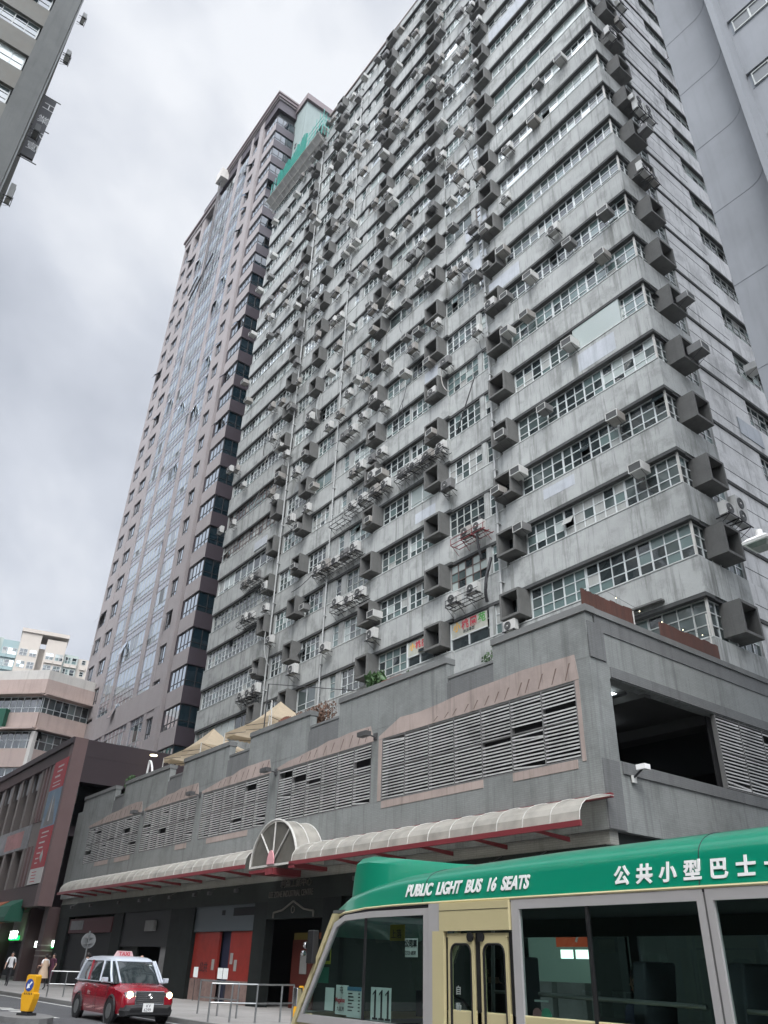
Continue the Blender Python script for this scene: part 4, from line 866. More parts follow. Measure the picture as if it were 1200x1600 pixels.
# ------------------------------------------------------------------ things on the podium roof
def rust_fence(y0, y1, label):
    r = MB(); y = y0; q = random.Random(int(y0 * 10))
    while y < y1:
        w = min(q.uniform(0.16, 0.3), y1 - y); r.box(PS, y, y + w - 0.006, -0.12 + q.uniform(-.012, .012), -0.08, 11.38, 12.02 + q.uniform(-0.03, 0.03), M['rust']); y += w
    o = r.build('rusty_fence'); tag(o, label, 'fence', 'rusty sheet fences on the podium corner')
rust_fence(18.05, 20.6, 'short rusty sheet fence right at the podium corner'); rust_fence(22.1, 25.6, 'longer rusty sheet fence further along the podium side')
s = MB(); s.tube((-14.0, 20.9, 11.3), (-14.0, 20.9, 12.1), 0.02, M['whiteribs']); s.tube((-14.1, 25.7, 11.3), (-14.1, 25.7, 13.4), 0.03, M['whiteribs'])
P = [(-14.05, 19.5 + i * 0.62, 12.5 - 0.25 * math.sin(math.pi * i / 10)) for i in range(11)]; s.path(P, 0.006, M['blk'], 4); 
t_ = thing('string_lights', 'string of small warm bulbs slung above the rusty fences', 'string lights', (-14.05, 22, 12)); s.build('wire', t_)
s = MB(); [s.disc((x, y, z - 0.04), (0, 0, -1), 0.016, 0.03, M['bulb'], 8) for x, y, z in P[1::2]]; s.build('bulb', t_)
def tent(cx, cy, hw, hd, zE, zP, label, ph):
    t = thing('canopy_tent', label, 'canopy tent', (cx, cy, 10.2), group='cream pop-up tents on the podium roof')
    c = MB(); cs = [(cx - hw, cy - hd), (cx + hw, cy - hd), (cx + hw, cy + hd), (cx - hw, cy + hd)]
    n = 8
    for i in range(4):
        a, b = cs[i], cs[(i + 1) % 4]
        rows2 = []
        for q in range(n + 1):
            f_ = q / n; z = zE + (zP - zE) * (f_ ** 1.5); rows2.append([Vector((a[0] + (cx - a[0]) * f_, a[1] + (cy - a[1]) * f_, z)), Vector((b[0] + (cx - b[0]) * f_, b[1] + (cy - b[1]) * f_, z))])
        for q in range(n): c.face([rows2[q][0], rows2[q][1], rows2[q + 1][1], rows2[q + 1][0]], M['tent'])
        m_ = 14
        for q in range(m_):
            u0, u1 = q / m_, (q + 1) / m_; A = Vector((a[0] + (b[0] - a[0]) * u0, a[1] + (b[1] - a[1]) * u0, zE)); B = Vector((a[0] + (b[0] - a[0]) * u1, a[1] + (b[1] - a[1]) * u1, zE))
            c.face([A, B, B - Vector((0, 0, 0.26)), (A + B) / 2 - Vector((0, 0, 0.32)), A - Vector((0, 0, 0.26))], M['tent'])
    c.build('cloth', t)
    l = MB()
    for x, y in cs: l.tube((x, y, 10.2), (x, y, zE), 0.03, M['whiteribs'])
    for i in range(4):
        a, b = cs[i], cs[(i + 1) % 4]; mid = ((a[0] + b[0]) / 2, (a[1] + b[1]) / 2)
        l.tube((a[0], a[1], zE - 0.05), (mid[0], mid[1], zE - 0.4), 0.015, M['blk'], 4); l.tube((mid[0], mid[1], zE - 0.05), (b[0], b[1], zE - 0.4), 0.015, M['blk'], 4); l.tube((mid[0], mid[1], zE - 0.3), (cx, cy, zE + 0.2), 0.015, M['blk'], 4)
    l.build('frame', t)
tent(-46.2, 21.3, 2.7, 1.9, 12.8, 14.5, 'cream pop-up tent on the podium roof, the left one by the maroon mall', 0)
tent(-38.4, 21.6, 2.5, 2.0, 12.9, 14.6, 'cream pop-up tent on the podium roof, the right one beside brown fence', 0)
s = MB(); s.tube((-52.2, 19.6, 10.2), (-51.8, 19.6, 13.1), 0.07, M['white']); s.path([Vector((-51.8 + 1.3 * t, 19.6, 13.1 - 2.2 * t * t)) for t in [i / 6 for i in range(7)]], 0.07, M['white'], 8)
tag(s.build('bent_white_post'), 'white bent pipe post standing on the roof left of the tents', 'post')
s = MB(); s.tube((-35.8, 19.3, 10.2), (-35.8, 19.3, 14.5), 0.035, M['blk']); s.tube((-35.2, 19.5, 10.2), (-35.6, 19.5, 13.6), 0.03, M['whiteribs']); s.tube((-35.8, 19.3, 14.5), (-27.6, 19.2, 12.2), 0.02, M['blk']); tag(s.build('cable_pole'), 'thin black pole holding a cable over the withered bush', 'pole')
s = MB()
x = -36.4
while x < -33.4: s.box(None, x, x + 0.19, 20.0, 20.04, 11.0, 12.6 + 0.1 * math.sin(x * 3), M['terra']); x += 0.2
tag(s.build('plank_screen'), 'reddish brown plank screen right of the tents', 'screen')
def bush(name, label, cx, cy, cz, rx, ry, rz, n, m, trunk, sz=0.13, cat='plant'):
    t = thing(name, label, cat, (cx, cy, cz)); r = random.Random(int(abs(cx) * 77))
    tr = MB()
    for i in range(trunk):
        a = r.uniform(0, 6.28); e = Vector((cx + rx * 0.7 * math.cos(a), cy + ry * 0.7 * math.sin(a), cz + rz * r.uniform(0.8, 1.7))); mid = Vector((cx, cy, cz)).lerp(e, 0.5) + Vector((r.uniform(-.1, .1), 0, 0.12))
        tr.tube((cx, cy, cz - 0.1), mid, 0.035, M['bark'], 5, 0.022); tr.tube(mid, e, 0.022, M['bark'], 5, 0.006)
    tr.build('trunk', t)
    lf = MB(); cl = [(r.uniform(-1, 1), r.uniform(-1, 1), r.uniform(-0.8, 1), r.uniform(0.25, 0.5)) for _ in range(9)]
    for i in range(n):
        c_ = r.choice(cl); d = Vector((r.gauss(0, 1), r.gauss(0, 1), r.gauss(0, 1))).normalized() * c_[3] * r.random() ** 0.4
        p = Vector((cx + rx * (c_[0] * 0.7 + d.x), cy + ry * (c_[1] * 0.7 + d.y), cz + rz * (1 + c_[2] * 0.6 + d.z)))
        q = Euler((r.uniform(0, 6), r.uniform(0, 6), r.uniform(0, 6))).to_matrix(); s_ = sz * r.uniform(0.6, 1.4)
        lf.face([p + q @ Vector(v) * s_ for v in ((-0.5, 0, 0), (0, -0.25, 0.05), (0.5, 0, 0), (0, 0.25, 0.05))], m)
    lf.build('foliage', t); return t
bush('bush', 'withered brown bush leaning over the low parapet step', -31.0, 19.4, 10.6, 1.7, 0.9, 1.0, 2600, M['leaf_b'], 14, 0.14)
bush('shrub', 'dark green shrub in the low gap beside the restaurant sign', -18.3, 18.7, 10.5, 0.5, 0.4, 0.5, 900, M['leaf'], 6, 0.1)
bush('shrub', 'green leafy shrub in the parapet gap near the maroon mall', -51.8, 18.8, 10.4, 0.9, 0.5, 0.9, 900, M['leaf'], 7, 0.16)
bush('potted_palm', 'small bright green palm in the planter right of the brown bush', -25.2, 18.6, 11.35, 0.5, 0.3, 0.45, 160, M['leaf'], 5, 0.42)
bush('potted_plant', 'low green potted plant just right of the small palm', -22.7, 18.6, 11.3, 0.35, 0.3, 0.2, 160, M['leaf'], 4, 0.2)
s = MB(); s.box(None, -24.7, -23.4, 18.5, 18.9, 11.2, 11.75, M['terra']); tag(s.build('planter_box'), 'reddish planter box between the palm and potted plant', 'planter')
# restaurant banners in the lowest windows
def banner(x0, x1, z0, z1, label):
    t = thing('shop_banner', label, 'banner', (x0, 26, z0), group='restaurant banners in the lowest tower windows')
    b = MB(); b.box(FT, x0, x1, -0.12, -0.09, z0, z1, mat('printed_pale_banner', (0.42, 0.42, 0.36), 0.7, var=0.7, scale=2.5, blotch=0.3, dark=(0.16, 0.26, 0.2))); b.box(FT, x0, x1, -0.18, -0.13, z0 - 0.6, z0, M['g_dark']); b.build('sheet', t)
    fr_ = MB(); fr_.box(FT, x0 - .06, x0, -0.2, -0.05, z0 - .62, z1, M['alu']); fr_.box(FT, x0, x1, -0.12, -0.06, z0 - 0.06, z0, M['alu']); fr_.box(FT, (x0 + x1) / 2 - 0.03, (x0 + x1) / 2 + .03, -0.12, -0.06, z0 - .62, z0 - 0.06, M['alu']); fr_.build('frame', t)
    w = (x1 - x0) / 4.5
    for i, (ch, mm) in enumerate((('小', M['yellow']), ('桃', M['redink']), ('園', M['redink']), ('苑', M['greenink']))):
        text(ch, w * 0.92, FT, x0 + 0.15 + w * i * 1.05, -0.085, z0 + (z1 - z0) * 0.45, mm, t, 'lettering', 0.01, bold=0.012)
    text('新派粵菜', w * 0.36, FT, x0 + 0.9, -0.085, z0 + 0.12, M['ink'], t, 'small_lettering', 0.01)
banner(-28.8, -26.1, 16.75, 17.6, 'pale restaurant banner with four coloured characters, right of the second hood column')
banner(-32.5, -30.3, 16.75, 17.6, 'pale restaurant banner half hidden behind the second hood column')
# ================================================================== purple-brown tower
UY = 26.5
PTF = front(UY); PXR, PXL = -65.2, -96.3
PTS = side(PXR)
pt = thing('brown_office_tower', 'tall pinkish brown tower with glazed curtain wall strips, left of the industrial tower', 'building', (-80, UY, 0))
FPI = 3.665
def pz(j): return 1.6 + 26.5 * 3.377 + 5.0 * FPI - FPI * j            # window heads
ZT_R, ZT_L = 114.2, 110.4
w_ = MB(); w_.box(None, PXL + 0.5, PXR - 0.5, UY + 0.5, 45, 6, 109, M['core'])
w_.box(None, -90.3, PXR - 0.5, UY + 0.5, 33, 109, 113.5, M['core'])
NJ = 29; WH = 2.05
upf = MB(); upp = MB(); cnt = 0
PG = [('pg', 6), ('pg2', 1.5), ('g_dark', .5)]
def pwin(fr, a, b, z0, z1, cw, rows, single, openp=0.03, base='pg'):
    f_ = MB() if single else upf; p_ = MB() if single else upp
    window(fr, a, b, z0, z1, cw, rows, -0.14, M['plast'], f_, p_, rnd, base=M[base], same=0.85, openp=openp, ft=0.07, lst=PG if base == 'pg' else [('g_navy', 1)])
    if single: x = f_.build('window', pt); p_.build('pane', x)
# piers, full height
for a, b, z1 in ((PXL, PXL + 0.35, ZT_L), (-93.6, -92.3, ZT_L), (-89.6, -88.4, ZT_L), (-84.9, -84.2, ZT_R), (-77.8, -76.9, ZT_R), (-73.4, -72.7, ZT_R), (-70.8, -69.4, ZT_R)):
    w_.box(PTF, a, b, -0.5, 0.12, 8, z1 - 1.2, M['purp'])
w_.box(PTF, -69.4, -68.6, -0.5, -0.25, 8, ZT_R - 1.2, M['purp_s'])  # recess strip in the darkened tile, painting its shadow line
for j in range(0, NJ + 1):
    zh = pz(j); zb = zh - WH; nz = pz(j + 1)
    if zh > ZT_R - 1.5: continue
    # corner bay: windows turn the corner, tile bands between
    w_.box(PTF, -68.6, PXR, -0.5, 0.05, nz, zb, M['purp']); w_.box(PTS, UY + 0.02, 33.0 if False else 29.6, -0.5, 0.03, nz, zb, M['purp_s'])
    single = j > 16
    pwin(PTF, -68.55, PXR - 0.1, zb, zh, 0.9, (0.3,), single and j % 2 == 0); pwin(PTS, UY + 0.1, 29.6, zb, zh, 1.15, (0.28,), single, base='g_navy')
    # punched columns
    w_.box(PTF, -72.7, -70.8, -0.5, 0.06, nz, zb, M['purp']); pwin(PTF, -72.65, -70.85, zb, zh, 0.62, (0.28,), single, 0.08)
    if zh < ZT_L - 1.5:
        w_.box(PTF, -92.3, -89.6, -0.5, 0.06, nz, zb, M['purp']); pwin(PTF, -92.25, -89.65, zb, zh, 0.9, (0.28,), False)
        w_.box(PTF, PXL + .35, -93.6, -0.5, 0.06, nz, zb, M['purp']); pwin(PTF, PXL + 0.4, -93.65, zb, zh, 0.9, (0.28,), False)
low = pz(23) - 2.4
# curtain wall strips
for (a, b) in ((-76.9, -73.4), (-84.2, -77.8), (-88.4, -84.9)):
    for j in range(0, NJ + 1):
        zh = pz(j)
        if zh > (ZT_R if b > -84.5 else ZT_L) - 1.5: continue
        if low < zh < low + 2.0: continue
        r = rnd; zb = zh - FPI; n = round((b - a) / 1.15); du = (b - a) / n
        for (c, d, mm) in ((zb, zb + 0.75, 'pgs'), (zb + 0.75, zb + 1.25, 'pgs'), (zb + 1.25, zb + 1.95, 'pg'), (zb + 1.95, zh, 'pg')):
            for i in range(n):
                q = M['pg2'] if (mm == 'pg' and r.random() < 0.12) else M[mm]
                if mm == 'pg' and r.random() < 0.05: q = M['g_dark']
                dy = r.uniform(-0.004, 0.004); upp.face([PTF.p(a + du * i, dy, c), PTF.p(a + du * (i + 1), -dy, c), PTF.p(a + du * (i + 1), dy, d), PTF.p(a + du * i, -dy, d)], q)
                if mm == 'pg' and d == zh and r.random() < 0.05:
                    u0, u1 = a + du * i, a + du * (i + 1); upp.hexa([PTF.p(u0, 0.03, d), PTF.p(u1, 0.03, d), PTF.p(u1, 0.55, c + 0.1), PTF.p(u0, 0.55, c + 0.1), PTF.p(u0, 0.05, d), PTF.p(u1, 0.05, d), PTF.p(u1, 0.58, c + 0.1), PTF.p(u0, 0.58, c + 0.1)], M['pg'])
            upf.box(PTF, a, b, 0.0, 0.04, c - 0.015, c + 0.015, M['alu_old'] if mm == 'pg' else M['purp'])
        for i in range(1, n): upf.box(PTF, a + du * i - 0.015, a + du * i + 0.015, 0.0, 0.03, zb, zh, M['alu_old'])
w_.box(PTF, -92.0, -69.406, -0.5, 0.14, low - 0.6, low + 1.9, M['purp'])
w_.box(PTF, -70.9, -69.412, -0.3, 0.13, 8, low, M['purp'])
w_.box(PTF, PXL, PXR + 0.03, -0.5, 0.1, ZT_L - 3.0, ZT_L - 1.2, M['purp']) if False else None
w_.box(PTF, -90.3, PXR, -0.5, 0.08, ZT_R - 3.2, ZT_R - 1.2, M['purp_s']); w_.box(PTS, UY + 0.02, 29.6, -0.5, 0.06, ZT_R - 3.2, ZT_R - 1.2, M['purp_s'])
w_.box(PTF, PXL, -90.3, -0.5, 0.08, ZT_L - 2.5, ZT_L - 1.2, M['purp'])
w_.box(None, PXR - .4, PXR + 0.02, 29.6, 45, 6, 108, M['mint'])
w_.build('wall', pt)
c = MB(); c.box(PTF, -84.2, PXR + 0.45, -6.5, 0.45, ZT_R - 0.9, ZT_R - 0.35, M['cornice']); c.box(PTF, -84.2, PXR + 0.6, -6.5, 0.6, ZT_R - 0.35, ZT_R, M['cornice']); c.box(PTF, -84.2, PXR + 0.25, -6.5, 0.25, ZT_R - 1.2, ZT_R - 0.9, M['purp'])
c.box(PTF, PXL - 0.4, -84.3, -6, 0.5, ZT_L - 0.5, ZT_L, M['cornice']); c.box(PTF, PXL - 0.2, -84.3, -6, 0.25, ZT_L - 1.2, ZT_L - 0.5, M['purp'])
c.build('cornice', pt)
x = upf.build('upper_windows', pt, stuff=True); upp.build('upper_panes', x, stuff=True)
# mint lift core wing
w_ = MB(); w_.box(None, -66.2, -62.34, 29.6, 42, 8, 112.3, M['mint']); w_.build('mint_wing', pt)
c = MB(); c.box(None, -65.5, -61.9, 29.3, 42, 112.3, 113.6, M['cornice']); c.build('wing_cornice', pt)
f_ = MB(); p_ = MB(); WS = side(-62.34)
for j in range(0, 4): window(WS, 31.3, 33.6, pz(j + 0) - 6.2, pz(j) - 4.4, 0.8, (0.3,), 0.0, M['plast'], f_, p_, rnd, base=M['pg'], ft=0.07, openp=0)
for j in range(0, 20): window(front(29.6), -64.6, -64.1, pz(j) - 6.2, pz(j) - 5.2, 0.5, (), 0.0, M['plast'], f_, p_, rnd, base=M['g_dark'], ft=0.05, openp=0)
x = f_.build('wing_window', pt); p_.build('pane', x)
# window cleaning cradle machine
g_ = thing('gondola_crane', 'building maintenance cradle crane with twin rails on the brown tower', 'crane', (-83, UY, 95))
s = MB(); s.box(PTF, -83.2, -81.2, -1.0, 1.4, 111.5, 113.6, M['pinkb_w']); s.build('machine_box', g_)
s = MB(); [s.tube(PTF.p(x, 0.5, 88.5), PTF.p(x, 0.9, 111.6), 0.07, M['blk'], 6) for x in (-82.7, -82.1)]; s.build('rail', g_)
s = MB(); s.tube(PTF.p(-86.6, 0.5, 88.2), PTF.p(-79.8, 0.5, 92.5), 0.12, M['blk'], 6); s.tube(PTF.p(-86.6, 0.8, 88.9), PTF.p(-83.8, 0.8, 90.8), 0.08, M['blk'], 6); s.tube(PTF.p(-83.6, 0.5, 87.6), PTF.p(-82.4, 0.5, 90.6), 0.08, M['blk'], 6); s.build('cradle', g_)

# ================================================================== maroon mall (left)
MY = 17.0; MF = front(MY); MX1 = -59.6; MS = side(MX1)
mall = thing('shopping_mall', 'low maroon-brown mall block with tall windows and a red vertical banner', 'building', (-75, MY, 0))
w_ = MB(); lw = MB(); dkw = MB(); sd_ = MB()
w_.box(MF, -140, MX1, -0.4, 0.5, 15.2, 15.64, M['mallside']); w_.box(MF, -140, MX1 - 0.9, -0.4, 0.3, 14.35, 15.2, M['mall']); 
lw.box(MF, -60.4, MX1, -0.4, 0.35, 4.5, 15.2, M['mall_l']); w_.box(MF, -63.5, -60.4, -0.4, 0.32, 4.5, 5.85, M['mall'])
w_.box(MF, -140, -63.5, -0.4, 0.15, 4.9, 5.9, M['mall'])
lw.box(MF, -140, -63.3, -0.4, 0.12, 8.6, 10.3, M['mall_w'])
dkw.box(MF, -140, MX1 - .4, -0.8, -0.45, 4.5, 14.4, M['g_dark'])
for i in range(26):
    x = -63.9 - i * 2.75
    for (a, b) in ((5.9, 8.6), (10.3, 14.35)):
        if x > -100: q_ = MB(); q_.box(MF, x - 0.55, x, -0.4, 0.2, a, b, M['mall_w']); q_.build('window_pier', mall)
for x in (-64.7, -65.6): 
    for (a, b) in ((5.9, 8.6), (10.3, 14.35)): q_ = MB(); q_.box(MF, x - .35, x, -0.4, 0.25, a, b, M['mall_l']); q_.build('window_pier', mall)
w_.box(None, -140, MX1, MY + 0.45, 45, 14.4, 15.2, M['mallside'])
w_.box(None, -140, MX1 - 3, MY + 0.85, 45, 4.5, 10, M['mallside'])
sd_.box(MS, MY + 0.6, 30, -0.5, -0.012, 12.6, 15.6, M['mallside']); lw.box(MS, MY - 0.34, MY + 0.62, -0.7, 0.02, 4.5, 15.63, M['mall_l']); sd_.box(None, MX1 - 12, MX1 - 0.6, MY + .5, 30, 9.0, 9.3, M['mallside']); sd_.box(None, MX1 - 0.4, PX0 + .5, MY + 1.3, 40, 4.5, 4.7, M['mallside'])
sd_.box(None, -85, MX1 - .6, 29, 29.4, 4.5, 15, M['mallside']); sd_.box(None, MX1 - 12, MX1 - 11.7, MY + .5, 29, 4.5, 14.4, M['core'])
w_.build('wall', mall); lw.build('pier', mall); dkw.build('glazing', mall); sd_.build('terrace_fascia', mall)
g2 = MB(); BW = front(MY + 2.0)
g2.box(None, -140, MX1, MY + 1.9, MY + 6, 2.6, 4.5, M['mall_w']); g2.box(None, -140, MX1, MY + 4.5, MY + 6, 0.12, 2.6, M['core'])
g2.build('ground_wall', mall)
for x in (-60.6, -64.3, -71.5, -79.0, -86.5, -94):
    s = MB(); s.box(None, x, x + (0.95 if x > -62 else 0.6), MY + 0.5, MY + 1.4, 0.12, 4.5, M['mall'])
    if x > -62:
        for z in (1.6, 1.9, 2.2): s.box(None, x - 0.02, x + .97, MY + 0.48, MY + 1.42, z, z + 0.08, M['mall_w'])
    s.build('column', mall)
s = MB(); s.box(MF, -63.15, -60.05, 0.36, 0.39, 12.2, 14.3, M['ban_red']); s.box(MF, -63.15, -60.05, 0.36, 0.39, 9.6, 12.2, M['ban_blue']); s.box(MF, -63.15, -60.05, 0.36, 0.39, 6.9, 9.6, M['ban_red']); s.box(MF, -63.15, -60.05, 0.36, 0.39, 5.9, 6.9, M['ban_white'])
ban = s.build('vertical_banner'); ban['label'] = 'tall red and white advertising banner at the right end of the maroon mall'; ban['category'] = 'banner'
ORIG[ban.name] = Vector((0, 0, 0))
s = MB()
for (z, a, b, h) in ((13.9, -62.1, -60.8, .22), (13.55, -62.1, -60.9, .2), (13.2, -62.4, -61.2, .25), (12.75, -62.5, -60.8, .12), (12.5, -62.5, -60.8, .12), (9.3, -62.4, -60.8, .16), (9.0, -62.4, -60.9, .12), (8.65, -62.5, -61.2, .2), (8.3, -62.4, -61.4, .16), (7.95, -62.5, -61.6, .16), (7.6, -62.5, -61.8, .16), (7.3, -62.5, -61.9, .14)):
    q = rnd.randint(5, 9); x = a
    while x < b: ww = rnd.uniform(0.08, 0.2); s.box(MF, x, min(b, x + ww), 0.39, 0.394, z - h * 0.55, z, M['ban_white']); x += ww * .8 + 0.06
for z in (6.7, 6.5, 6.3, 6.1): s.box(MF, -62.6, -61.5, 0.39, 0.394, z - .05, z, M['redink'])
s.build('lettering', ban)
s = MB(); s.prism(MF, [(-61.6, 7.6), (-61.2, 8.1), (-60.9, 7.7), (-61.1, 7.2)], 0.39, 0.396, M['g_pale']); s.prism(MF, [(-62.6, 9.7), (-61.9, 11.9), (-61.6, 10.8), (-61.2, 11.7), (-60.3, 9.7)], 0.39, 0.396, M['ban_grey']); s.prism(MF, [(-61.75, 10.0), (-61.6, 12.0), (-61.45, 10.0)], 0.396, 0.40, M['ban_white']); s.build('printed_picture', ban)
bb = MB(); bb.box(MF, -75.5, -66.4, 0.13, 0.18, 8.62, 10.28, M['ban_grey']); o = bb.build('billboard'); tag(o, 'wide faded printed billboard band between the mall windows', 'billboard'); ORIG[o.name] = Vector((0, 0, 0))
bb = MB(); bb.box(MF, -73.0, -68.2, 0.18, 0.188, 8.8, 10.0, mat('rose_print', (0.36, 0.17, 0.16), 0.6, var=0.7, scale=2)); bb.build('printed_picture', o)
for i, x in enumerate((-66.5, -69.2, -72, -74.8, -77.5)):
    s = MB(); s.box(MF, x - 1.9, x, 0.0, 0.05, 13.0, 14.3, M['ban_grey']); s.build('window_poster', mall)
def awning(x0, x1, m_, label):
    a = MB(); F = MF
    a.prism(Fr((0, 0, 0), (0, 1, 0), (1, 0, 0)), [(MY - 0.1, 5.1), (MY - 1.0, 4.6), (MY - 1.25, 3.9), (MY - 1.25, 3.65), (MY - 0.1, 3.65)], x0, x1, m_)
    tag(a.build('awning'), label, 'awning', 'fabric awnings on the maroon mall')
awning(-67.0, -63.4, M['awngreen'], 'dark green box awning under the mall, next to the corner column'); awning(-73.5, -67.6, M['orange'], 'faded orange awning left of the green one')
def lit_sign(x0, x1, y, z0, z1, label, letters):
    t = thing('lit_sign', label, 'lit sign', (x0, y, z0), group='green and white lit shop signs'); F = front(y)
    s = MB(); s.box(F, x0, x1, 0, 0.08, z0, z0 + (z1 - z0) * .55, M['signgreen']); s.build('green_strip', t)
    text(letters, (z1 - z0) * 1.1, F, x0, 0.1, z0 + (z1 - z0) * .3, M['signwhite'], t, 'lettering', 0.02, bold=0.02)
lit_sign(-60.2, -58.2, MY + 1.25, 2.1, 2.45, 'white and green lit sign over the doorway behind the pedestrians', '百佳店')
lit_sign(-70.4, -67.9, MY + 1.25, 2.6, 3.1, 'white and green lit sign partly behind the mall corner column', '百佳超市')
t = thing('lit_sign', 'white lit lettering just left of the green strip sign', 'lit sign', (-63.3, MY, 2.1)); text('PG', 0.5, front(MY + 1.25), -63.4, 0.1, 2.15, M['signwhite'], t, 'lettering', 0.02, bold=0.02); s = MB(); s.box(front(MY + 1.25), -62.5, -61.5, .05, .1, 2.3, 2.42, M['signwhite']); s.build('underline', t)
s = MB(); s.disc((-58.6, 22.4, 15.1), (0, 0, -1), 0.28, 0.06, M['bulb'], 14); tag(s.build('soffit_lamp'), 'round warm lamp glowing under the tower soffit above the mall', 'lamp')
s = MB(); s.box(None, -66.5, -61.0, 20.5, 28, 15.7, 15.95, M['lb_p']); tag(s.build('entrance_soffit'), 'flat grey soffit slab under the brown tower beside the mall roof', 'soffit') 

# ================================================================== grey building, upper right
GY = 20.0; GFt = front(GY)
DIM = mat('dim_frosted_pane', (0.11, 0.12, 0.125), 0.55, var=0.3, scale=4)
gb = thing('blue_grey_building', 'plain blue-grey building with a curved fin wall and tiny windows, upper right', 'building', (0, GY, 0))
w_ = MB()
n = 8; rad = 0.85; xa = -6.35
prof = [(-7.72, GY), (xa, GY)] + [(xa + rad * math.sin(math.pi / 2 * i / n), GY - rad * (1 - math.cos(math.pi / 2 * i / n))) for i in range(1, n + 1)]
prof_b = [(-5.28, GY - rad), (-5.28, 25.4), (-7.72, 25.4)]
poly = prof + prof_b
w_.loft([[(x, y, 0) for x, y in poly], [(x, y, 95) for x, y in poly]], M['grey_b']); w_.build('curved_wall', gb, smooth=True)
w_ = MB(); w_.box(None, -5.28, 30, GY + 0.05, 25.4, 0, 95, M['grey_d'] if False else M['grey_b'])
w_.build('wall', gb)
j_ = MB()
for k in range(26):
    z = 3.45 + 3.62 * k
    pts = [Vector((x, y - 0.004, z)) for x, y in prof]; j_.path(pts, 0.007, M['grey_d'], 4); 
j_.build('panel_joint', gb)
for k in range(26):
    z = 1.6 + 20 * 1.405 + 3.6 * (k - 7)
    f_ = MB(); p_ = MB()
    F = front(GY + 0.05)
    f_.box(F, -5.2, -3.5, -0.02, 0.012, z - 0.05, z + 0.83, M['grey_d'])
    window(F, -5.1, -3.75, z, z + 0.72, 0.62, (), 0.012, M['alu_old'], f_, p_, rnd, base=DIM, same=1, openp=0)
    f_.box(F, -5.25, -3.6, 0.0, 0.12, z + 0.80, z + 0.86, M['grey_b'])
    x = f_.build('window', gb); p_.build('pane', x); f_ = MB(); p_ = MB()
    for x0 in (-1.5,): window(F, x0, x0 + 1.4, z, z + 0.72, 0.65, (), 0.012, M['alu_old'], f_, p_, rnd, base=M['g_mid'], openp=0)
    x = f_.build('window', gb); p_.build('pane', x)

# ================================================================== old building, upper left, on the near side of the street
LX, LY = -36.0, -0.95
LS = side(LX)
lb = thing('old_factory_block', 'weathered grey factory block at the upper left with a tall blank corner pier', 'building', (LX, LY, 0))
w_ = MB(); w_.box(None, -72, LX - 0.5, -26, LY - 0.5, 0, 63.5, M['core'])
w_.box(LS, LY - 1.35, LY, -0.6, 0.0, 0, 64.5, M['lb_p']); 
for k in range(0, 18):
    z = 1.6 + 36 * 1.36 + 3.5 * (k - 13)
    w_.box(LS, -26, LY - 1.35, -0.6, -0.12, z, z + 1.85, M['lb'])
    w_.box(Fr((0, LY, 0), (1, 0, 0), (0, 1, 0)), -72, LX - 0.61, -0.6, 0.0, z, z + 1.75, M['lb'])
    f_ = MB(); p_ = MB()
    window(side(LX), -26, LY - 1.45, z + 1.85, z + 3.5, 0.75, (0.4, 0.7) if k % 2 else (0.5,), -0.4, M['alu_old'], f_, p_, rnd, base=pick(rnd, [('g_dark', 2), ('g_mid', 1), ('g_pale', 1)]), openp=0.02)
    window(backf(LY), -LX + 0.1, 72, z + 1.75, z + 3.5, 1.2, (0.4,), -0.3, M['alu_old'], f_, p_, rnd, openp=0)
    x = f_.build('window', lb); p_.build('pane', x)
w_.build('wall', lb)
s = MB(); BF = backf(LY); rr = random.Random(5)
for u in (36.25, 36.6, 37.2): s.tube(BF.p(u, 0.07, 5), BF.p(u, 0.07, 64), 0.05, M['pipe'], 6)
s.build('drain_pipe', lb)
for i, (dx, z) in enumerate(((3, 56.5), (6, 60.5), (5, 50.0), (8, 46.2), (12, 44.6), (9, 38.0), (14, 40), (4, 63), (18, 37))):
    o = copy_tree(PR[i % 7]); o.location = BF.p(-LX + dx, 0.35, z); o.rotation_euler = (0, 0, math.pi)
    o['label'] = '%s on the old factory block, %s counting upwards' % (KIND[i % 7], ORD[[6, 7, 5, 4, 3, 1, 2, 8, 0][i]]); o['category'] = 'air conditioner'; o['group'] = 'air conditioners on the old factory block'
t = thing('hanging_sign', 'dark vertical sign with white characters projecting from the old factory block', 'sign', (-44, LY, 51))
s = MB(); s.box(None, -44.3, -44.1, LY + 0.1, LY + 1.0, 51.2, 58.2, M['plast']); s.build('sign_board', t)
s = MB(); 
for z in (51.0, 54.7, 58.4): s.tube((-44.2, LY, z), (-44.2, LY + 1.3, z), 0.04, M['blk'])
s.build('bracket', t)
for i, ch in enumerate('工業大廈'): text(ch, 0.9, Fr((-44.1, LY, 0), (0, -1, 0), (1, 0, 0)), -1.1, 0.01, 56.9 - i * 1.6, M['textwhite'], t, 'lettering', 0.01)

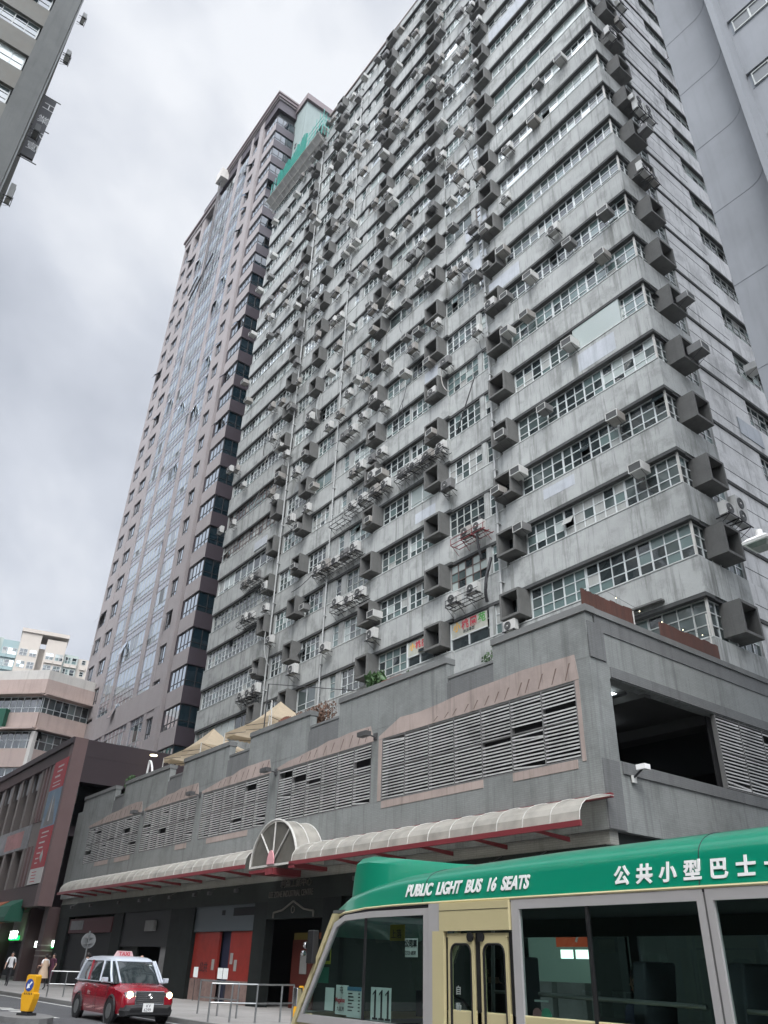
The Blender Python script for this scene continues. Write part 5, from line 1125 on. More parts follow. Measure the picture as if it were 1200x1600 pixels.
# ================================================================== building behind the viewer (seen only in the glass)
nb = thing('near_side_block', 'grey block behind the viewer, seen only in the bus glass', 'building', (0, -3, 0))
NBF = backf(-14.0); w_ = MB(); w_.box(None, -27, 40, -35, -14.6, 4.2, 30, M['core'])
f_ = MB(); p_ = MB()
for k in range(0, 8):
    z = 4.2 + k * 3.4; w_.box(NBF, -40, 27, -0.6, 0, z, z + 1.6, M['lb'])
    window(NBF, -40, 27, z + 1.6, z + 3.4, 1.4, (0.4,), -0.25, M['alu_old'], f_, p_, rnd, openp=0)
w_.box(None, -27, -26.5, -35, -14.7, 0, 31, M['lb'])
w_.box(None, -27, 40, -35, -13.98, 4.1, 4.3, M['lb_p'])
for x in (-27, -19, -13.2, -5.2, 1, 9, 18, 27, 36): w_.box(None, x, x + 0.8, -15.2, -14.01, 0.12, 4.2, M['gran'])
w_.box(None, -27, 40, -22.2, -22, 0.12, 4.2, M['lb_p'])
w_.build('wall', nb); x = f_.build('windows', nb, stuff=True); p_.build('pane', x, stuff=True)
# ================================================================== distant salmon building and pastel flats
def facets(name, label, pts, bands, top, parent_cat='building'):
    pass
H = 29.6
PB = [Vector((-97.6, 3.0, 0)), Vector((-95.0, 16.3, 0)), Vector((-90.3, 20.8, 0)), Vector((-92.4, 30.5, 0)), Vector((-93.5, 40, 0))]
pb = thing('salmon_corner_building', 'salmon pink industrial building with banded windows bending round the far corner', 'building', (-92, 20, 0))
w_ = MB(); f_ = None
def fr_between(a, b): 
    U = (b - a); L_ = U.length; U = U / L_; N = Vector((U.y, -U.x, 0)); return Fr(a, U, N), L_
zt = H
lev = [(29.6, 28.4, 'pinkb_w'), (28.4, 26.7, 'pinkb')]
wl = MB(); wl.loft([[(p.x - 0.6, p.y, 0) for p in PB] + [(-120, 40, 0), (-120, 3, 0)], [(p.x - 0.6, p.y, 29) for p in PB] + [(-120, 40, 29), (-120, 3, 29)]], M['core']); 
fk = 3.85
for i in range(4):
    F, L_ = fr_between(PB[i], PB[i + 1])
    wl.box(F, -0.03, L_ + 0.03, -0.5, 0.0, 28.5, H, M['pinkb_w']); wl.box(F, -0.05, L_ + 0.05, -0.5, 0.12, 26.9, 28.5, M['pinkb']); wl.box(F, -0.1, L_ + .1, -0.3, 0.9, 26.6, 26.75, M['pinkb'])
    for k in range(7):
        z = 26.6 - fk * k
        f_ = MB(); p_ = MB(); window(F, 0, L_, z - 1.9, z, 0.85, (0.35,) if k == 0 else (0.5,), -0.3, M['alu'], f_, p_, rnd, base=pick(rnd, [('g_dark', 2), ('g_mid', 1)]), same=0.5, ft=0.08, openp=0.02)
        x = f_.build('window', pb); p_.build('pane', x)
        wl.box(F, -0.05, L_ + 0.05, -0.5, 0.25 if k == 0 else 0.05, z - fk, z - 1.9, M['pinkb'])
        if k == 0: wl.box(F, -0.1, L_ + .1, -0.3, 0.9, z - fk, z - fk + 0.2, M['pinkb'])
    n = max(1, int(L_ / 4.4))
    for q in range(n + 1): wl.box(F, q * L_ / n - 0.2, q * L_ / n + 0.2, -0.3, 0.35, 0, 22.6, M['pinkb_w'])
wl.build('wall', pb)
Fp, _ = fr_between(PB[1], PB[2]); Fq, _ = fr_between(PB[2], PB[3])
for i, (F, u, z) in enumerate(((Fq, 1.3, 17.0), (Fq, 3.0, 17.0), (Fq, 4.7, 17.0), (Fq, 6.3, 16.9), (Fp, 0.9, 17.2), (Fp, -1.6, 17.2), (Fp, 1.0, 12.9), (Fp, 2.7, 12.9), (Fp, 4.2, 12.9))):
    o = copy_tree(PR[3 if i < 3 else 0]); o.location = F.p(u, 0.5, z); o.rotation_euler = (0, 0, math.atan2(F.U.y, F.U.x)); o.scale = (1.25, 1.25, 1.25)
    o['label'] = 'white outdoor unit on the salmon building, %s from left in the %s row' % (['fourth', 'fifth', 'sixth', 'seventh', 'second', 'first', 'first', 'second', 'third'][i], 'lower' if i > 5 else 'upper'); o['category'] = 'air conditioner'; o['group'] = 'outdoor units on the salmon building'
s = MB(); s.box(Fp, 0.4, 3.0, 0.1, 0.9, 22.9, 25.0, M['awngreen']); tag(s.build('green_net_wrap'), 'green net wrapped bundle hanging on the salmon building ledge', 'net')
ap = thing('pastel_apartment_block', 'distant pastel apartment block in cream, pink and aqua above the salmon building', 'building', (-197, 38, 0))
A0 = Vector((-199.5, 24, 0)); A1 = Vector((-194.7, 46.3, 0)); A0.z = A1.z = -2.6; F, L_ = fr_between(A0, A1)
cols = [(-8, 8.0, 0.0, 71.2, 'apt_pink'), (8.0, 9.3, -1.0, 71.0, 'apt_mint'), (9.3, 13.0, 0.4, 70.2, 'apt_teal'), (13.0, 17.6, 1.2, 72.6, 'apt_cream'), (17.6, 19.0, -1.2, 69.8, 'apt_cream'), (19.0, 23.6, 1.0, 71.8, 'apt_cream'), (23.6, 27.0, 0.2, 69.0, 'apt_mint'), (27.0, 31.2, -.4, 68.6, 'apt_cream')]
w_ = MB(); tr_ = MB()
for a, b, w, zt, m_ in cols: w_.box(F, a + 0.01, b - 0.01, -9, w, 5, zt, M[m_])
w_.box(F, 12.8, 23.8, -6, 1.6, 72.6, 73.5, M['apt_cream'])
w_.build('wall', ap)
for k in range(5):
    for (a, b, w) in ((2.0, 4.2, 0.0), (9.6, 10.7, 0.4), (10.8, 12.8, 0.4), (13.4, 15.2, 1.2), (15.7, 17.3, 1.2), (19.4, 21.2, 1.0), (21.6, 23.4, 1.0), (24.0, 25.3, 0.2), (25.6, 26.8, 0.2), (28.0, 29.0, -.4)):
        z = 68.2 - 3.0 * k
        f_ = MB(); p_ = MB(); window(F, a, b, z - 1.5 if b - a > 1 else z - 1.0, z + 0.2, 0.8, (0.5,), w + 0.01, M['alu_old'], f_, p_, rnd, base=pick(rnd, [('g_dark', 2), ('pg', 2), ('g_teal', 1)]), ft=0.1, openp=0)
        if b > 20: f_.box(F, a - .1, b + .1, w + .02, w + 0.4, z - 2.4, z - 1.65, M['apt_teal'] if k > 1 else M['apt_cream'])
        elif 8 < a < 13: f_.box(F, a - .1, b + .1, w + .02, w + 0.4, z - 2.4, z - 1.65, M['apt_teal'])
        x = f_.build('window', ap); p_.build('pane', x)
# ================================================================== minibus
BY0, BY1 = 5.5, 7.5
bus = thing('minibus', 'green-roofed cream public light bus filling the lower right of the street', 'bus', (-5.2, 6.5, 0))
BF_ = front(BY0)
def sect(X, z0, zt, yi, n=8):
    """roof section: near side low edge up and over to the far side"""
    h = zt - z0; A = [(BY0 + yi, z0), (BY0 + yi + 0.05, z0 + h * 0.45)]
    for i in range(1, n + 1):
        t = math.pi / 2 * i / n; A.append((BY0 + yi + 0.05 + 0.42 * math.sin(t) ** 1.0 * (1 - math.cos(t)) * 0 + 0.42 * (1 - math.cos(t)), z0 + h * 0.45 + h * 0.5 * math.sin(t)))
    A.append(((BY0 + BY1) / 2, zt))
    B = [(BY0 + BY1 - y, z) for y, z in reversed(A[:-1])]
    return [Vector((X, y, z)) for y, z in A + B]
r_ = MB()
prof = [(-8.62, 1.90, 1.98, 0.30), (-8.48, 1.98, 2.12, 0.22), (-8.25, 2.07, 2.26, 0.12), (-7.95, 2.125, 2.36, 0.05), (-7.5, 2.155, 2.44, 0.015), (-7.0, 2.165, 2.50, 0.0), (-6.2, 2.17, 2.54, 0.0), (-5.0, 2.17, 2.575, 0.0), (-3.0, 2.17, 2.60, 0.0), (-1.7, 2.17, 2.60, 0.0), (-1.45, 2.10, 2.45, 0.1), (-1.4, 2.0, 2.1, 0.3)]
r_.loft([sect(*p) for p in prof], M['green']); r_.build('roof', bus, smooth=True)
for q_ in ((-6.55, 2.167, 2.522, 0.0), (-3.47, 2.17, 2.593, 0.0)):
    s = MB(); s.path([p + Vector((0, 0, 0.001)) for p in sect(*q_)[:11]], 0.004, M['ink'], 4); s.build('roof_seam', bus)
# raised sign fairing at the front of the roof
s = MB()
def fair(X, zt, zb, hw): 
    yc = (BY0 + BY1) / 2; return [Vector((X, yc - hw, zb)), Vector((X, yc - hw * 0.93, zt - 0.07)), Vector((X, yc - hw * 0.8, zt)), Vector((X, yc + hw * 0.8, zt)), Vector((X, yc + hw * 0.93, zt - 0.07)), Vector((X, yc + hw, zb))]
s.loft([fair(-8.32, 2.60, 2.1, 0.62), fair(-8.24, 2.73, 2.15, 0.65), fair(-8.0, 2.74, 2.2, 0.66), fair(-7.4, 2.67, 2.3, 0.6), fair(-6.7, 2.585, 2.4, 0.5), fair(-6.2, 2.54, 2.4, 0.4)], M['green']); s.build('roof_sign_fairing', bus, smooth=True)
s = MB(); s.path([Vector((x, BY0 + yi - 0.008, z0 - 0.008)) for x, z0, zt, yi in prof[:-2]], 0.012, M['cream'], 6)
s.path([Vector((x, BY0 + yi - 0.001, z0 - 0.03)) for x, z0, zt, yi in prof[:-2]], 0.012, M['ink'], 5); s.build('gutter_trim', bus)
text('PUBLIC  LIGHT  BUS  16  SEATS', 0.155, BF_, -6.83, -0.009, 2.235, M['textwhite'], bus, 'roof_lettering', 0.006, sx=0.80, shear=0.22, bold=0.0055, lean=0.22)
zh = text('公共小型巴士十六座', 0.150, BF_, 0, 0, 0, M['textwhite'], None, 'x'); bpy.data.objects.remove(zh, do_unlink=True)
for i, ch in enumerate('公共小型巴士十六座'): text(ch, 0.150, BF_, -4.22 + i * 0.2085, -0.009, 2.225, M['textwhite'], bus, 'roof_lettering', 0.006, bold=0.005, lean=0.22)
# body panels
b = MB()
b.box(None, -6.22, -1.5, BY0, BY0 + 0.06, 0.38, 1.3, M['cream']); b.box(None, -8.7, -6.42, BY0 + 0.0, BY0 + 0.06, 0.38, 1.06, M['cream']) 
b.box(None, -8.95, -1.5, BY1 - 0.06, BY1, 0.38, 1.12, M['cream']); b.box(None, -1.56, -1.5, BY0 + 0.06, BY1 - 0.06, 0.38, 2.1, M['cream'])
b.box(None, -6.4, -1.5, BY0 + 0.06, BY1 - 0.06, 0.45, 0.5, M['busin']); b.box(None, -8.9, -6.4, BY0 + 0.06, BY1 - 0.06, 0.45, 0.5, M['busin'])
b.build('body_panel', bus, bevel=0.01)
b = MB()   # nose: raked cream front with a dark windscreen
def nose(z): return -8.14 - (2.08 - z) * 0.66 if z > 1.0 else -8.86 - (1.0 - z) * 0.12
for z0, z1 in ((0.38, 1.0), (1.0, 1.15)):
    P = []
    for z in (z0, z1):
        x = nose(z); P.append([Vector((x + 0.35, BY0 + .0, z)), Vector((x + 0.08, BY0 + 0.04, z)), Vector((x, BY0 + 0.22, z)), Vector((x - 0.06, 6.5, z)), Vector((x, BY1 - 0.22, z)), Vector((x + 0.08, BY1 - 0.04, z)), Vector((x + 0.35, BY1, z))])
    b.loft(P, M['cream'], closed=False)
b.build('nose_panel', bus, smooth=True)
for (y0, y1) in ((BY0 - 0.004, BY0 + 0.10), (BY1 - 0.10, BY1 + 0.004)):
    b = MB()
    for zz in range(8):   # cream A pillar, raked
        z0 = 0.95 + zz * 0.145; z1 = z0 + 0.146; x0, x1 = nose(z0), nose(z1)
        b.hexa([(x0, y0, z0), (x0 + 0.075, y0, z0), (x0 + 0.075, y1, z0), (x0, y1, z0), (x1, y0, z1), (x1 + 0.06, y0, z1), (x1 + 0.06, y1, z1), (x1, y1, z1)], M['cream'])
    b.build('front_pillar', bus)

b = MB(); P = [[Vector((nose(z) + 0.06, BY0 + 0.1, z)), Vector((nose(z) - 0.02, 6.5, z)), Vector((nose(z) + 0.06, BY1 - 0.1, z))] for z in (1.15, 2.07)]; b.loft(P, M['busglass'], closed=False); b.build('windscreen', bus)
# grey window frames, near side
FZ0, FZ1 = 1.145, 2.055
fr_ = MB(); t = 0.012
def bar(u0, u1, z0, z1, m=M['busgrey'], o=0.012, i=-0.03): fr_.box(BF_, u0, u1, i, o, z0, z1, m)
# quarter window outline (raked, rounded top corner)
out_ = [(-8.70, 1.06), (-8.06, 2.02), (-7.86, 2.09), (-7.4, 2.115), (-6.42, 2.12), (-6.42, 1.06)]
inn_ = [(-8.60, 1.14), (-8.02, 1.97), (-7.86, 2.035), (-7.4, 2.055), (-6.52, 2.06), (-6.52, 1.14)]
for i in range(6):
    a, b2, c_, d_ = out_[i], out_[(i + 1) % 6], inn_[(i + 1) % 6], inn_[i]
    fr_.hexa([BF_.p(a[0], -.03, a[1]), BF_.p(b2[0], -.03, b2[1]), BF_.p(c_[0], -.03, c_[1]), BF_.p(d_[0], -.03, d_[1]), BF_.p(a[0], .012, a[1]), BF_.p(b2[0], .012, b2[1]), BF_.p(c_[0], .012, c_[1]), BF_.p(d_[0], .012, d_[1])], M['busgrey'])
fr_.box(BF_, -7.50, -7.47, -0.012, 0.004, 1.14, 2.055, M['plast'])
# passenger windows
bar(-5.33, -5.24, 0.9, 2.15); bar(-3.505, -3.45, 0.9, 2.15); bar(-3.43, -3.375, 0.9, 2.15); fr_.box(BF_, -3.45, -3.43, -0.03, 0.004, 0.9, 2.15, M['acg'])
bar(-5.24, -3.505, 2.075, 2.15); bar(-5.24, -3.505, 0.9, 1.02); bar(-3.375, -1.5, 2.075, 2.15); bar(-3.375, -1.5, 0.9, 1.02)
fr_.box(BF_, -4.52, -4.49, -0.02, 0.006, 1.02, 2.075, M['plast']); fr_.box(BF_, -2.6, -2.57, -0.02, 0.006, 1.02, 2.075, M['plast'])
fr_.build('window_frame', bus)
gl_ = MB(); gl_.face([BF_.p(u, -0.01, z) for u, z in inn_], M['busglass']); gl_.build('driver_window', bus)
gl_ = MB(); gl_.face([BF_.p(-5.24, -0.01, 1.02), BF_.p(-3.505, -0.01, 1.02), BF_.p(-3.505, -0.01, 2.075), BF_.p(-5.24, -0.01, 2.075)], M['busglass']); gl_.build('passenger_window', bus)
gl_ = MB(); gl_.face([BF_.p(-3.375, -0.01, 1.02), BF_.p(-1.55, -0.01, 1.02), BF_.p(-1.55, -0.01, 2.075), BF_.p(-3.375, -0.01, 2.075)], M['busglass']); gl_.build('passenger_window', bus)
far = MB(); 
for a, b2 in ((-8.3, -7.2), (-7.1, -5.6), (-5.5, -3.8), (-3.7, -1.7)): far.face([(a, BY1 - 0.03, 1.12), (b2, BY1 - 0.03, 1.12), (b2, BY1 - 0.03, 1.95), (a, BY1 - 0.03, 1.95)], M['busglass'])
far.build('far_window', bus)
p_ = MB()
for a in (-8.45, -7.2, -5.6, -3.8, -1.7): p_.box(None, a, a + 0.1, BY1 - 0.05, BY1, 1.12, 2.1, M['busin'])
p_.box(None, -8.3, -1.5, BY1 - 0.05, BY1, 1.95, 2.15, M['busin']); p_.box(None, -8.2, -1.5, BY0 + 0.06, BY1 - .06, 2.12, 2.15, M['busin'])
p_.build('interior_panel', bus)
# door: cream header, two leaves with rounded dark panes
d = MB(); d.box(BF_, -6.26, -5.34, 0.0, 0.035, 1.915, 2.15, M['cream']); d.box(BF_, -6.26, -5.34, 0.035, 0.038, 2.083, 2.087, M['ink']); d.build('door_header', bus, bevel=0.006)
d = MB(); d.box(BF_, -6.42, -6.26, -0.02, 0.03, 0.4, 2.15, M['busgrey'] ); d.box(BF_, -6.36, -6.2, -0.02, 0.034, 0.4, 1.915, M['cream']); d.build('door_post', bus)
def leaf(u0, u1):
    o = MB(); z0, z1 = 0.42, 1.895; m_ = 0.055; n = 5; rc = 0.07
    inner = []
    for (cx, cz, a0) in ((u1 - m_ - rc, z1 - m_ - 0.03 - rc, 0), (u0 + m_ + rc, z1 - m_ - 0.03 - rc, 90), (u0 + m_ + rc, z0 + 0.1 + rc, 180), (u1 - m_ - rc, z0 + 0.1 + rc, 270)):
        for i in range(n + 1): t_ = R(a0 + 90 * i / n); inner.append((cx + rc * math.cos(t_), cz + rc * math.sin(t_)))
    cen = ((u0 + u1) / 2, (z0 + z1) / 2); outer = []
    for (x, z) in inner:
        dx, dz = x - cen[0], z - cen[1]; k = min((u1 - u0) / 2 / abs(dx) if abs(dx) > 1e-6 else 9, (z1 - z0) / 2 / abs(dz) if abs(dz) > 1e-6 else 9); outer.append((cen[0] + dx * k, cen[1] + dz * k))
    N_ = len(inner)
    for i in range(N_):
        a, b2, c_, d_ = outer[i], outer[(i + 1) % N_], inner[(i + 1) % N_], inner[i]
        o.hexa([BF_.p(a[0], -.02, a[1]), BF_.p(b2[0], -.02, b2[1]), BF_.p(c_[0], -.02, c_[1]), BF_.p(d_[0], -.02, d_[1]), BF_.p(a[0], .012, a[1]), BF_.p(b2[0], .012, b2[1]), BF_.p(c_[0], .012, c_[1]), BF_.p(d_[0], .012, d_[1])], M['cream'])
    # square off the corners
    for (x, z) in ((u0, z0), (u1 - 0.03, z0), (u0, z1 - 0.03), (u1 - 0.03, z1 - 0.03)): o.box(BF_, x, x + 0.03, -.018, .010, z, z + 0.03, M['cream'])
    l = o.build('door_leaf', bus); g_ = MB(); g_.face([BF_.p(u, -0.006, z) for u, z in inner], M['busglass']); g_.build('pane', l)
    g_ = MB(); 
    for i in range(len(inner)): g_.tube(BF_.p(inner[i][0], 0.006, inner[i][1]), BF_.p(inner[(i + 1) % len(inner)][0], 0.006, inner[(i + 1) % len(inner)][1]), 0.012, M['rubber'], 5, caps=False)
    g_.build('seal', l); return l
leaf(-6.18, -5.80); leaf(-5.75, -5.38)
d = MB(); d.box(BF_, -6.2, -5.34, -0.035, -0.024, 0.4, 1.915, M['rubber']) if False else None; d.box(BF_, -5.80, -5.75, -0.03, 0.0, 0.4, 1.9, M['rubber']); d.box(BF_, -6.2, -6.18, -0.03, 0.0, 0.4, 1.9, M['rubber']); d.box(BF_, -5.38, -5.33, -0.03, 0.0, 0.4, 1.9, M['rubber'])
for x in (-5.85, -5.71): d.disc(BF_.p(x, 0.01, 1.865), (0, -1, 0), 0.04, 0.02, M['rubber'], 10)
d.build('door_seal', bus)
s = MB(); s.tube((-5.7, BY0 + 0.12, 1.45), (-5.42, BY0 + 0.12, 1.45), 0.013, M['steel']); s.tube((-5.2, BY0 + 0.14, 1.45), (-3.65, BY0 + 0.14, 1.43), 0.016, M['steel']); s.tube((-3.35, BY0 + 0.14, 1.42), (-1.6, BY0 + 0.14, 1.4), 0.016, M['steel']); s.tube((-6.0, BY0 + 0.35, 0.6), (-5.92, BY0 + 0.35, 2.1), 0.018, M['steel']); s.build('grab_rail', bus)
for x in (-4.75, -3.95, -3.0, -2.2):
    for y in (5.68, 6.85):
        s = MB(); s.box(None, x, x + 0.42, y, y + 0.44, 0.85, 0.97, M['seat']); s.loft([[Vector((x + 0.38 + dz * 0.12, y + a, 0.95 + dz)) for a in (0.02, 0.42)] + [Vector((x + 0.5 + dz * 0.12, y + a, 0.95 + dz)) for a in (0.42, 0.02)] for dz in (0, 0.6, 0.75)], M['seat']); s.build('seat', bus, bevel=0.02)
s = MB(); s.box(None, -7.3, -6.8, 6.9, 7.35, 0.9, 1.0, M['seat']); s.box(None, -6.85, -6.75, 6.9, 7.35, 1.0, 1.75, M['seat']); s.build('driver_seat', bus, bevel=0.02)
s = MB(); s.box(None, -8.7, -8.0, 5.7, 7.3, 0.9, 1.08, M['plast']); s.build('dashboard', bus)
s = MB(); s.ring((-7.75, 7.05, 1.2), (0.6, 0, 0.5), 0.2, 0.018, M['plast'], 16); s.build('steering_wheel', bus)
for x in (-7.9, -3.0):
    for y in (BY0 + 0.12, BY1 - 0.12):
        w = MB(); w.disc((x, y - 0.1, 0.36), (0, 1, 0), 0.36, 0.2, M['rubber'], 24); o = w.build('wheel', bus); w = MB(); w.disc((x, y - 0.115, 0.36), (0, 1, 0), 0.2, 0.23, M['steel'], 16); w.build('rim', o)
s = MB(); s.box(None, -8.52, -8.40, BY0 - 0.06, BY0 + 0.02, 1.62, 1.95, M['plast']); s.box(None, -8.8, -8.72, BY0 - .02, BY0 + 0.06, 1.2, 1.38, M['chrome']); s.disc((-8.56, BY0 - 0.03, 1.80), (-1, 0, 0), 0.035, 0.04, M['chrome'], 10); s.disc((-8.62, BY0 - 0.02, 1.72), (-1, 0, 0), 0.03, 0.04, M['chrome'], 10); s.build('side_mirror', bus, bevel=0.01)
# cards and stickers in the driver window
def card(u0, u1, z0, z1, m_, w=-0.05): q = MB(); q.box(BF_, u0, u1, w - 0.006, w, z0, z1, m_); return q.build('window_card', bus)
card(-8.25, -8.09, 1.19, 1.40, M['paper']); card(-8.06, -7.84, 1.165, 1.43, M['paper'], -0.06); card(-7.84, -7.59, 1.15, 1.42, M['paper'], -0.055)
text('屯', 0.07, BF_, -7.98, -0.05, 1.36, M['ink'], bus, 'card_lettering', 0.002); text('Megabox', 0.062, BF_, -8.05, -0.05, 1.275, M['redink'], bus, 'card_lettering', 0.002, sx=.78, bold=0.0016); text('九龍灣', 0.045, BF_, -8.02, -0.05, 1.2, M['ink'], bus, 'card_lettering', 0.002)
q = MB(); q.box(BF_, -7.84, -7.59, -0.055, -0.052, 1.385, 1.42, M['blueink'])
for i in range(6): q.box(BF_, -7.82, -7.82 + rnd.uniform(0.05, 0.1), -0.055, -0.052, 1.355 - i * 0.03, 1.365 - i * 0.03, M['ink']); q.box(BF_, -7.64, -7.61, -0.055, -0.052, 1.355 - i * 0.03, 1.365 - i * 0.03, M['ink'])
q.build('card_lettering', bus)
card(-7.41, -7.08, 1.145, 1.43, M['paper'], -0.045)
for i in range(3):
    q = MB(); x = -7.375 + i * 0.105; q.prism(BF_, [(x + 0.028, 1.165), (x + 0.028, 1.385), (x - 0.0, 1.36), (x + 0.0, 1.375), (x + 0.045, 1.41), (x + 0.055, 1.41), (x + 0.055, 1.165)], -0.044, -0.041, M['ink']); q.box(BF_, x, x + 0.085, -0.044, -0.041, 1.155, 1.172, M['ink']); q.build('route_numeral', bus)
card(-7.38, -7.13, 1.85, 2.0, mat('yellow_ochre_card', (0.30, 0.24, 0.03), 0.7), -0.25); text('上落', 0.09, BF_, -7.35, -0.24, 1.88, M['ink'], bus, 'card_lettering', 0.002)
q = card(-6.83, -6.64, 1.70, 1.86, M['white'], -0.016); text('公司車', 0.07, BF_, -6.83, -0.012, 1.79, M['ink'], bus, 'card_lettering', 0.002, sx=.9, bold=.002); text('2323 6838', 0.048, BF_, -6.825, -0.012, 1.72, M['ink'], bus, 'card_lettering', 0.002, sx=.8)
card(-8.28, -8.16, 1.62, 1.80, mat('olive_card', (0.32, 0.33, 0.03), 0.7), -0.03); card(-8.27, -8.17, 1.65, 1.77, M['ink'], -0.026); card(-8.38, -8.18, 1.44, 1.59, mat('bottle_green_card', (0.02, 0.12, 0.08), 0.6), -0.03)
card(-7.0, -6.62, 1.20, 1.42, M['ink'], -0.3); q = MB(); q.disc(BF_.p(-6.82, -0.29, 1.29), (0, -1, 0), 0.055, 0.01, M['apt_mint'], 14); q.disc(BF_.p(-6.70, -0.29, 1.29), (0, -1, 0), 0.05, 0.01, M['mall_l'], 14); q.build('card_reader', bus)
q = MB(); q.disc(BF_.p(-5.12, -0.02, 1.31), (0, -1, 0), 0.05, 0.004, mat('dull_pink_sticker', (0.25, 0.12, 0.13), 0.6), 14); q.disc(BF_.p(-5.02, -0.02, 1.31), (0, -1, 0), 0.052, 0.008, mat('dull_green_sticker', (0.08, 0.30, 0.2), 0.6), 14); q.box(BF_, -5.14, -4.99, -.02, -.014, 1.2, 1.215, M['g_pale']); q.box(BF_, -5.14, -4.99, -.02, -.014, 1.4, 1.415, M['g_pale']); q.build('round_sticker', bus)
for i, ch in enumerate('自動門小心'): text(ch, 0.075, BF_, -6.08, -0.002, 1.42 - i * 0.13, M['g_pale'], bus, 'door_lettering', 0.002, bold=.001)

# ================================================================== taxi
TX, TY = -27.2, 10.72
taxi = thing('taxi', 'red taxi with a silver roof and lit headlights driving along the far lane', 'taxi', (TX, TY, 0))
def T(x, y, z):
    a = R(0.5); return Vector((TX + x * math.cos(a) - y * math.sin(a), TY + x * math.sin(a) + y * math.cos(a), z))
b = MB()
def ringL(x, zb, zt, hw, ts=0.10):
    P = [(-hw + 0.03, zb), (-hw, zb + 0.12), (-hw - 0.015, (zb + zt) / 2), (-hw + 0.01, zt - 0.12), (-hw + ts, zt), (0, zt + 0.02), (hw - ts, zt), (hw - 0.01, zt - 0.12), (hw + 0.015, (zb + zt) / 2), (hw, zb + 0.12), (hw - 0.03, zb)]
    return [T(x, y, z) for y, z in P]
b.loft([ringL(-2.18, 0.42, 0.86, 0.66), ringL(-2.1, 0.30, 0.98, 0.78), ringL(-1.8, 0.24, 1.02, 0.83), ringL(-0.9, 0.22, 1.02, 0.84), ringL(0.9, 0.22, 1.0, 0.84), ringL(1.35, 0.24, 0.98, 0.83, 0.2), ringL(1.9, 0.26, 0.90, 0.80, 0.22), ringL(2.1, 0.30, 0.80, 0.74, 0.2), ringL(2.17, 0.36, 0.66, 0.66, 0.1)], M['taxired']); b.build('body', taxi, smooth=True)
b = MB()   # cabin: red lower pillars are glass dark, silver roof
cab = [(0.98, -2.0, 1.32, 0.80), (1.20, -1.92, 1.06, 0.775), (1.45, -1.78, 0.76, 0.72), (1.58, -1.62, 0.55, 0.66)]
def cring(z, x0, x1, hw): return [T(x0, -hw * 0.92, z), T(x0 + 0.15, -hw, z), T(x1 - 0.25, -hw, z), T(x1 - 0.04, -hw * 0.85, z), T(x1, 0, z), T(x1 - 0.04, hw * 0.85, z), T(x1 - 0.25, hw, z), T(x0 + 0.15, hw, z), T(x0, hw * 0.92, z)]
b.loft([cring(*c) for c in cab], M['carglass'] if False else M['g_dark']); b.build('window_glass', taxi, smooth=True)
b = MB(); b.loft([cring(1.55, -1.68, 0.60, 0.70), cring(1.60, -1.66, 0.56, 0.69), cring(1.66, -1.5, 0.36, 0.60), cring(1.685, -1.2, 0.1, 0.42)], M['silver']); b.build('roof', taxi, smooth=True)
b = MB()
def strip(pts, r, m, n=6): b.path([T(*p) for p in pts], r, m, n)
for sgn in (-1, 1):
    strip([(1.10, sgn * 0.80, 1.0), (0.86, sgn * 0.775, 1.22), (0.52, sgn * 0.70, 1.56)], 0.035, M['silver']); strip([(1.33, sgn * .62, 1.0), (0.62, sgn * 0.6, 1.56)], 0.03, M['silver'])
    strip([(0.15, sgn * 0.805, 1.0), (0.05, sgn * 0.72, 1.56)], 0.035, M['silver'] if sgn < 0 else M['silver']); strip([(-0.85, sgn * 0.81, 1.0), (-0.9, sgn * 0.72, 1.56)], 0.035, M['taxired']); strip([(-1.85, sgn * 0.79, 1.0), (-1.62, sgn * 0.68, 1.57)], 0.06, M['silver'])
    strip([(1.3, sgn * 0.83, 1.0), (-1.95, sgn * 0.835, 1.02)], 0.016, M['chrome'])
b.build('pillar', taxi)
for sgn in (-1, 1):
    for x in (-1.32, 1.38):
        w = MB(); c = T(x, sgn * 0.70, 0.31); n_ = (T(0, 1, 0) - T(0, 0, 0)) * sgn; w.disc(c, n_, 0.31, 0.17, M['rubber'], 24); o = w.build('wheel', taxi); w = MB(); w.disc(c + n_ * 0.165, n_, 0.19, 0.012, M['steel'], 16); w.build('rim', o)
        w = MB(); w.ring(T(x, sgn * 0.845, 0.33), n_, 0.36, 0.035, M['plast'], 20); w.build('wheel_arch', taxi)
    h = MB(); h.loft([[T(1.98 + 0.1 * (abs(a) < 0.1) , sgn * (0.60 + a), 0.66 + z) for a, z in ((-0.16, -0.02), (0.12, 0.0), (0.14, 0.12), (0.0, 0.17), (-0.16, 0.12))], [T(2.16 - 0.35 * max(0, a), sgn * (0.60 + a), 0.66 + z) for a, z in ((-0.16, -0.02), (0.12, 0.0), (0.14, 0.12), (0.0, 0.17), (-0.16, 0.12))]], M['chrome']); ho = h.build('headlight', taxi)
    h = MB(); h.disc(T(2.1, sgn * 0.60, 0.72), T(1, 0, 0) - T(0, 0, 0), 0.085, 0.06, M['lamp'], 14); h.build('bulb', ho)
    mr = MB(); mr.loft([[T(0.92 + dx, sgn * (0.88 + dy), z) for dx, dy, z in ((0, 0, 1.0), (0.0, 0.18, 1.0), (0.0, 0.18, 1.13), (0, 0, 1.13))], [T(1.02 + dx, sgn * (0.88 + dy), z) for dx, dy, z in ((0, 0.02, 1.02), (0.0, 0.14, 1.02), (0.0, 0.14, 1.11), (0, 0.02, 1.11))]], M['silver']); mr.build('side_mirror', taxi)
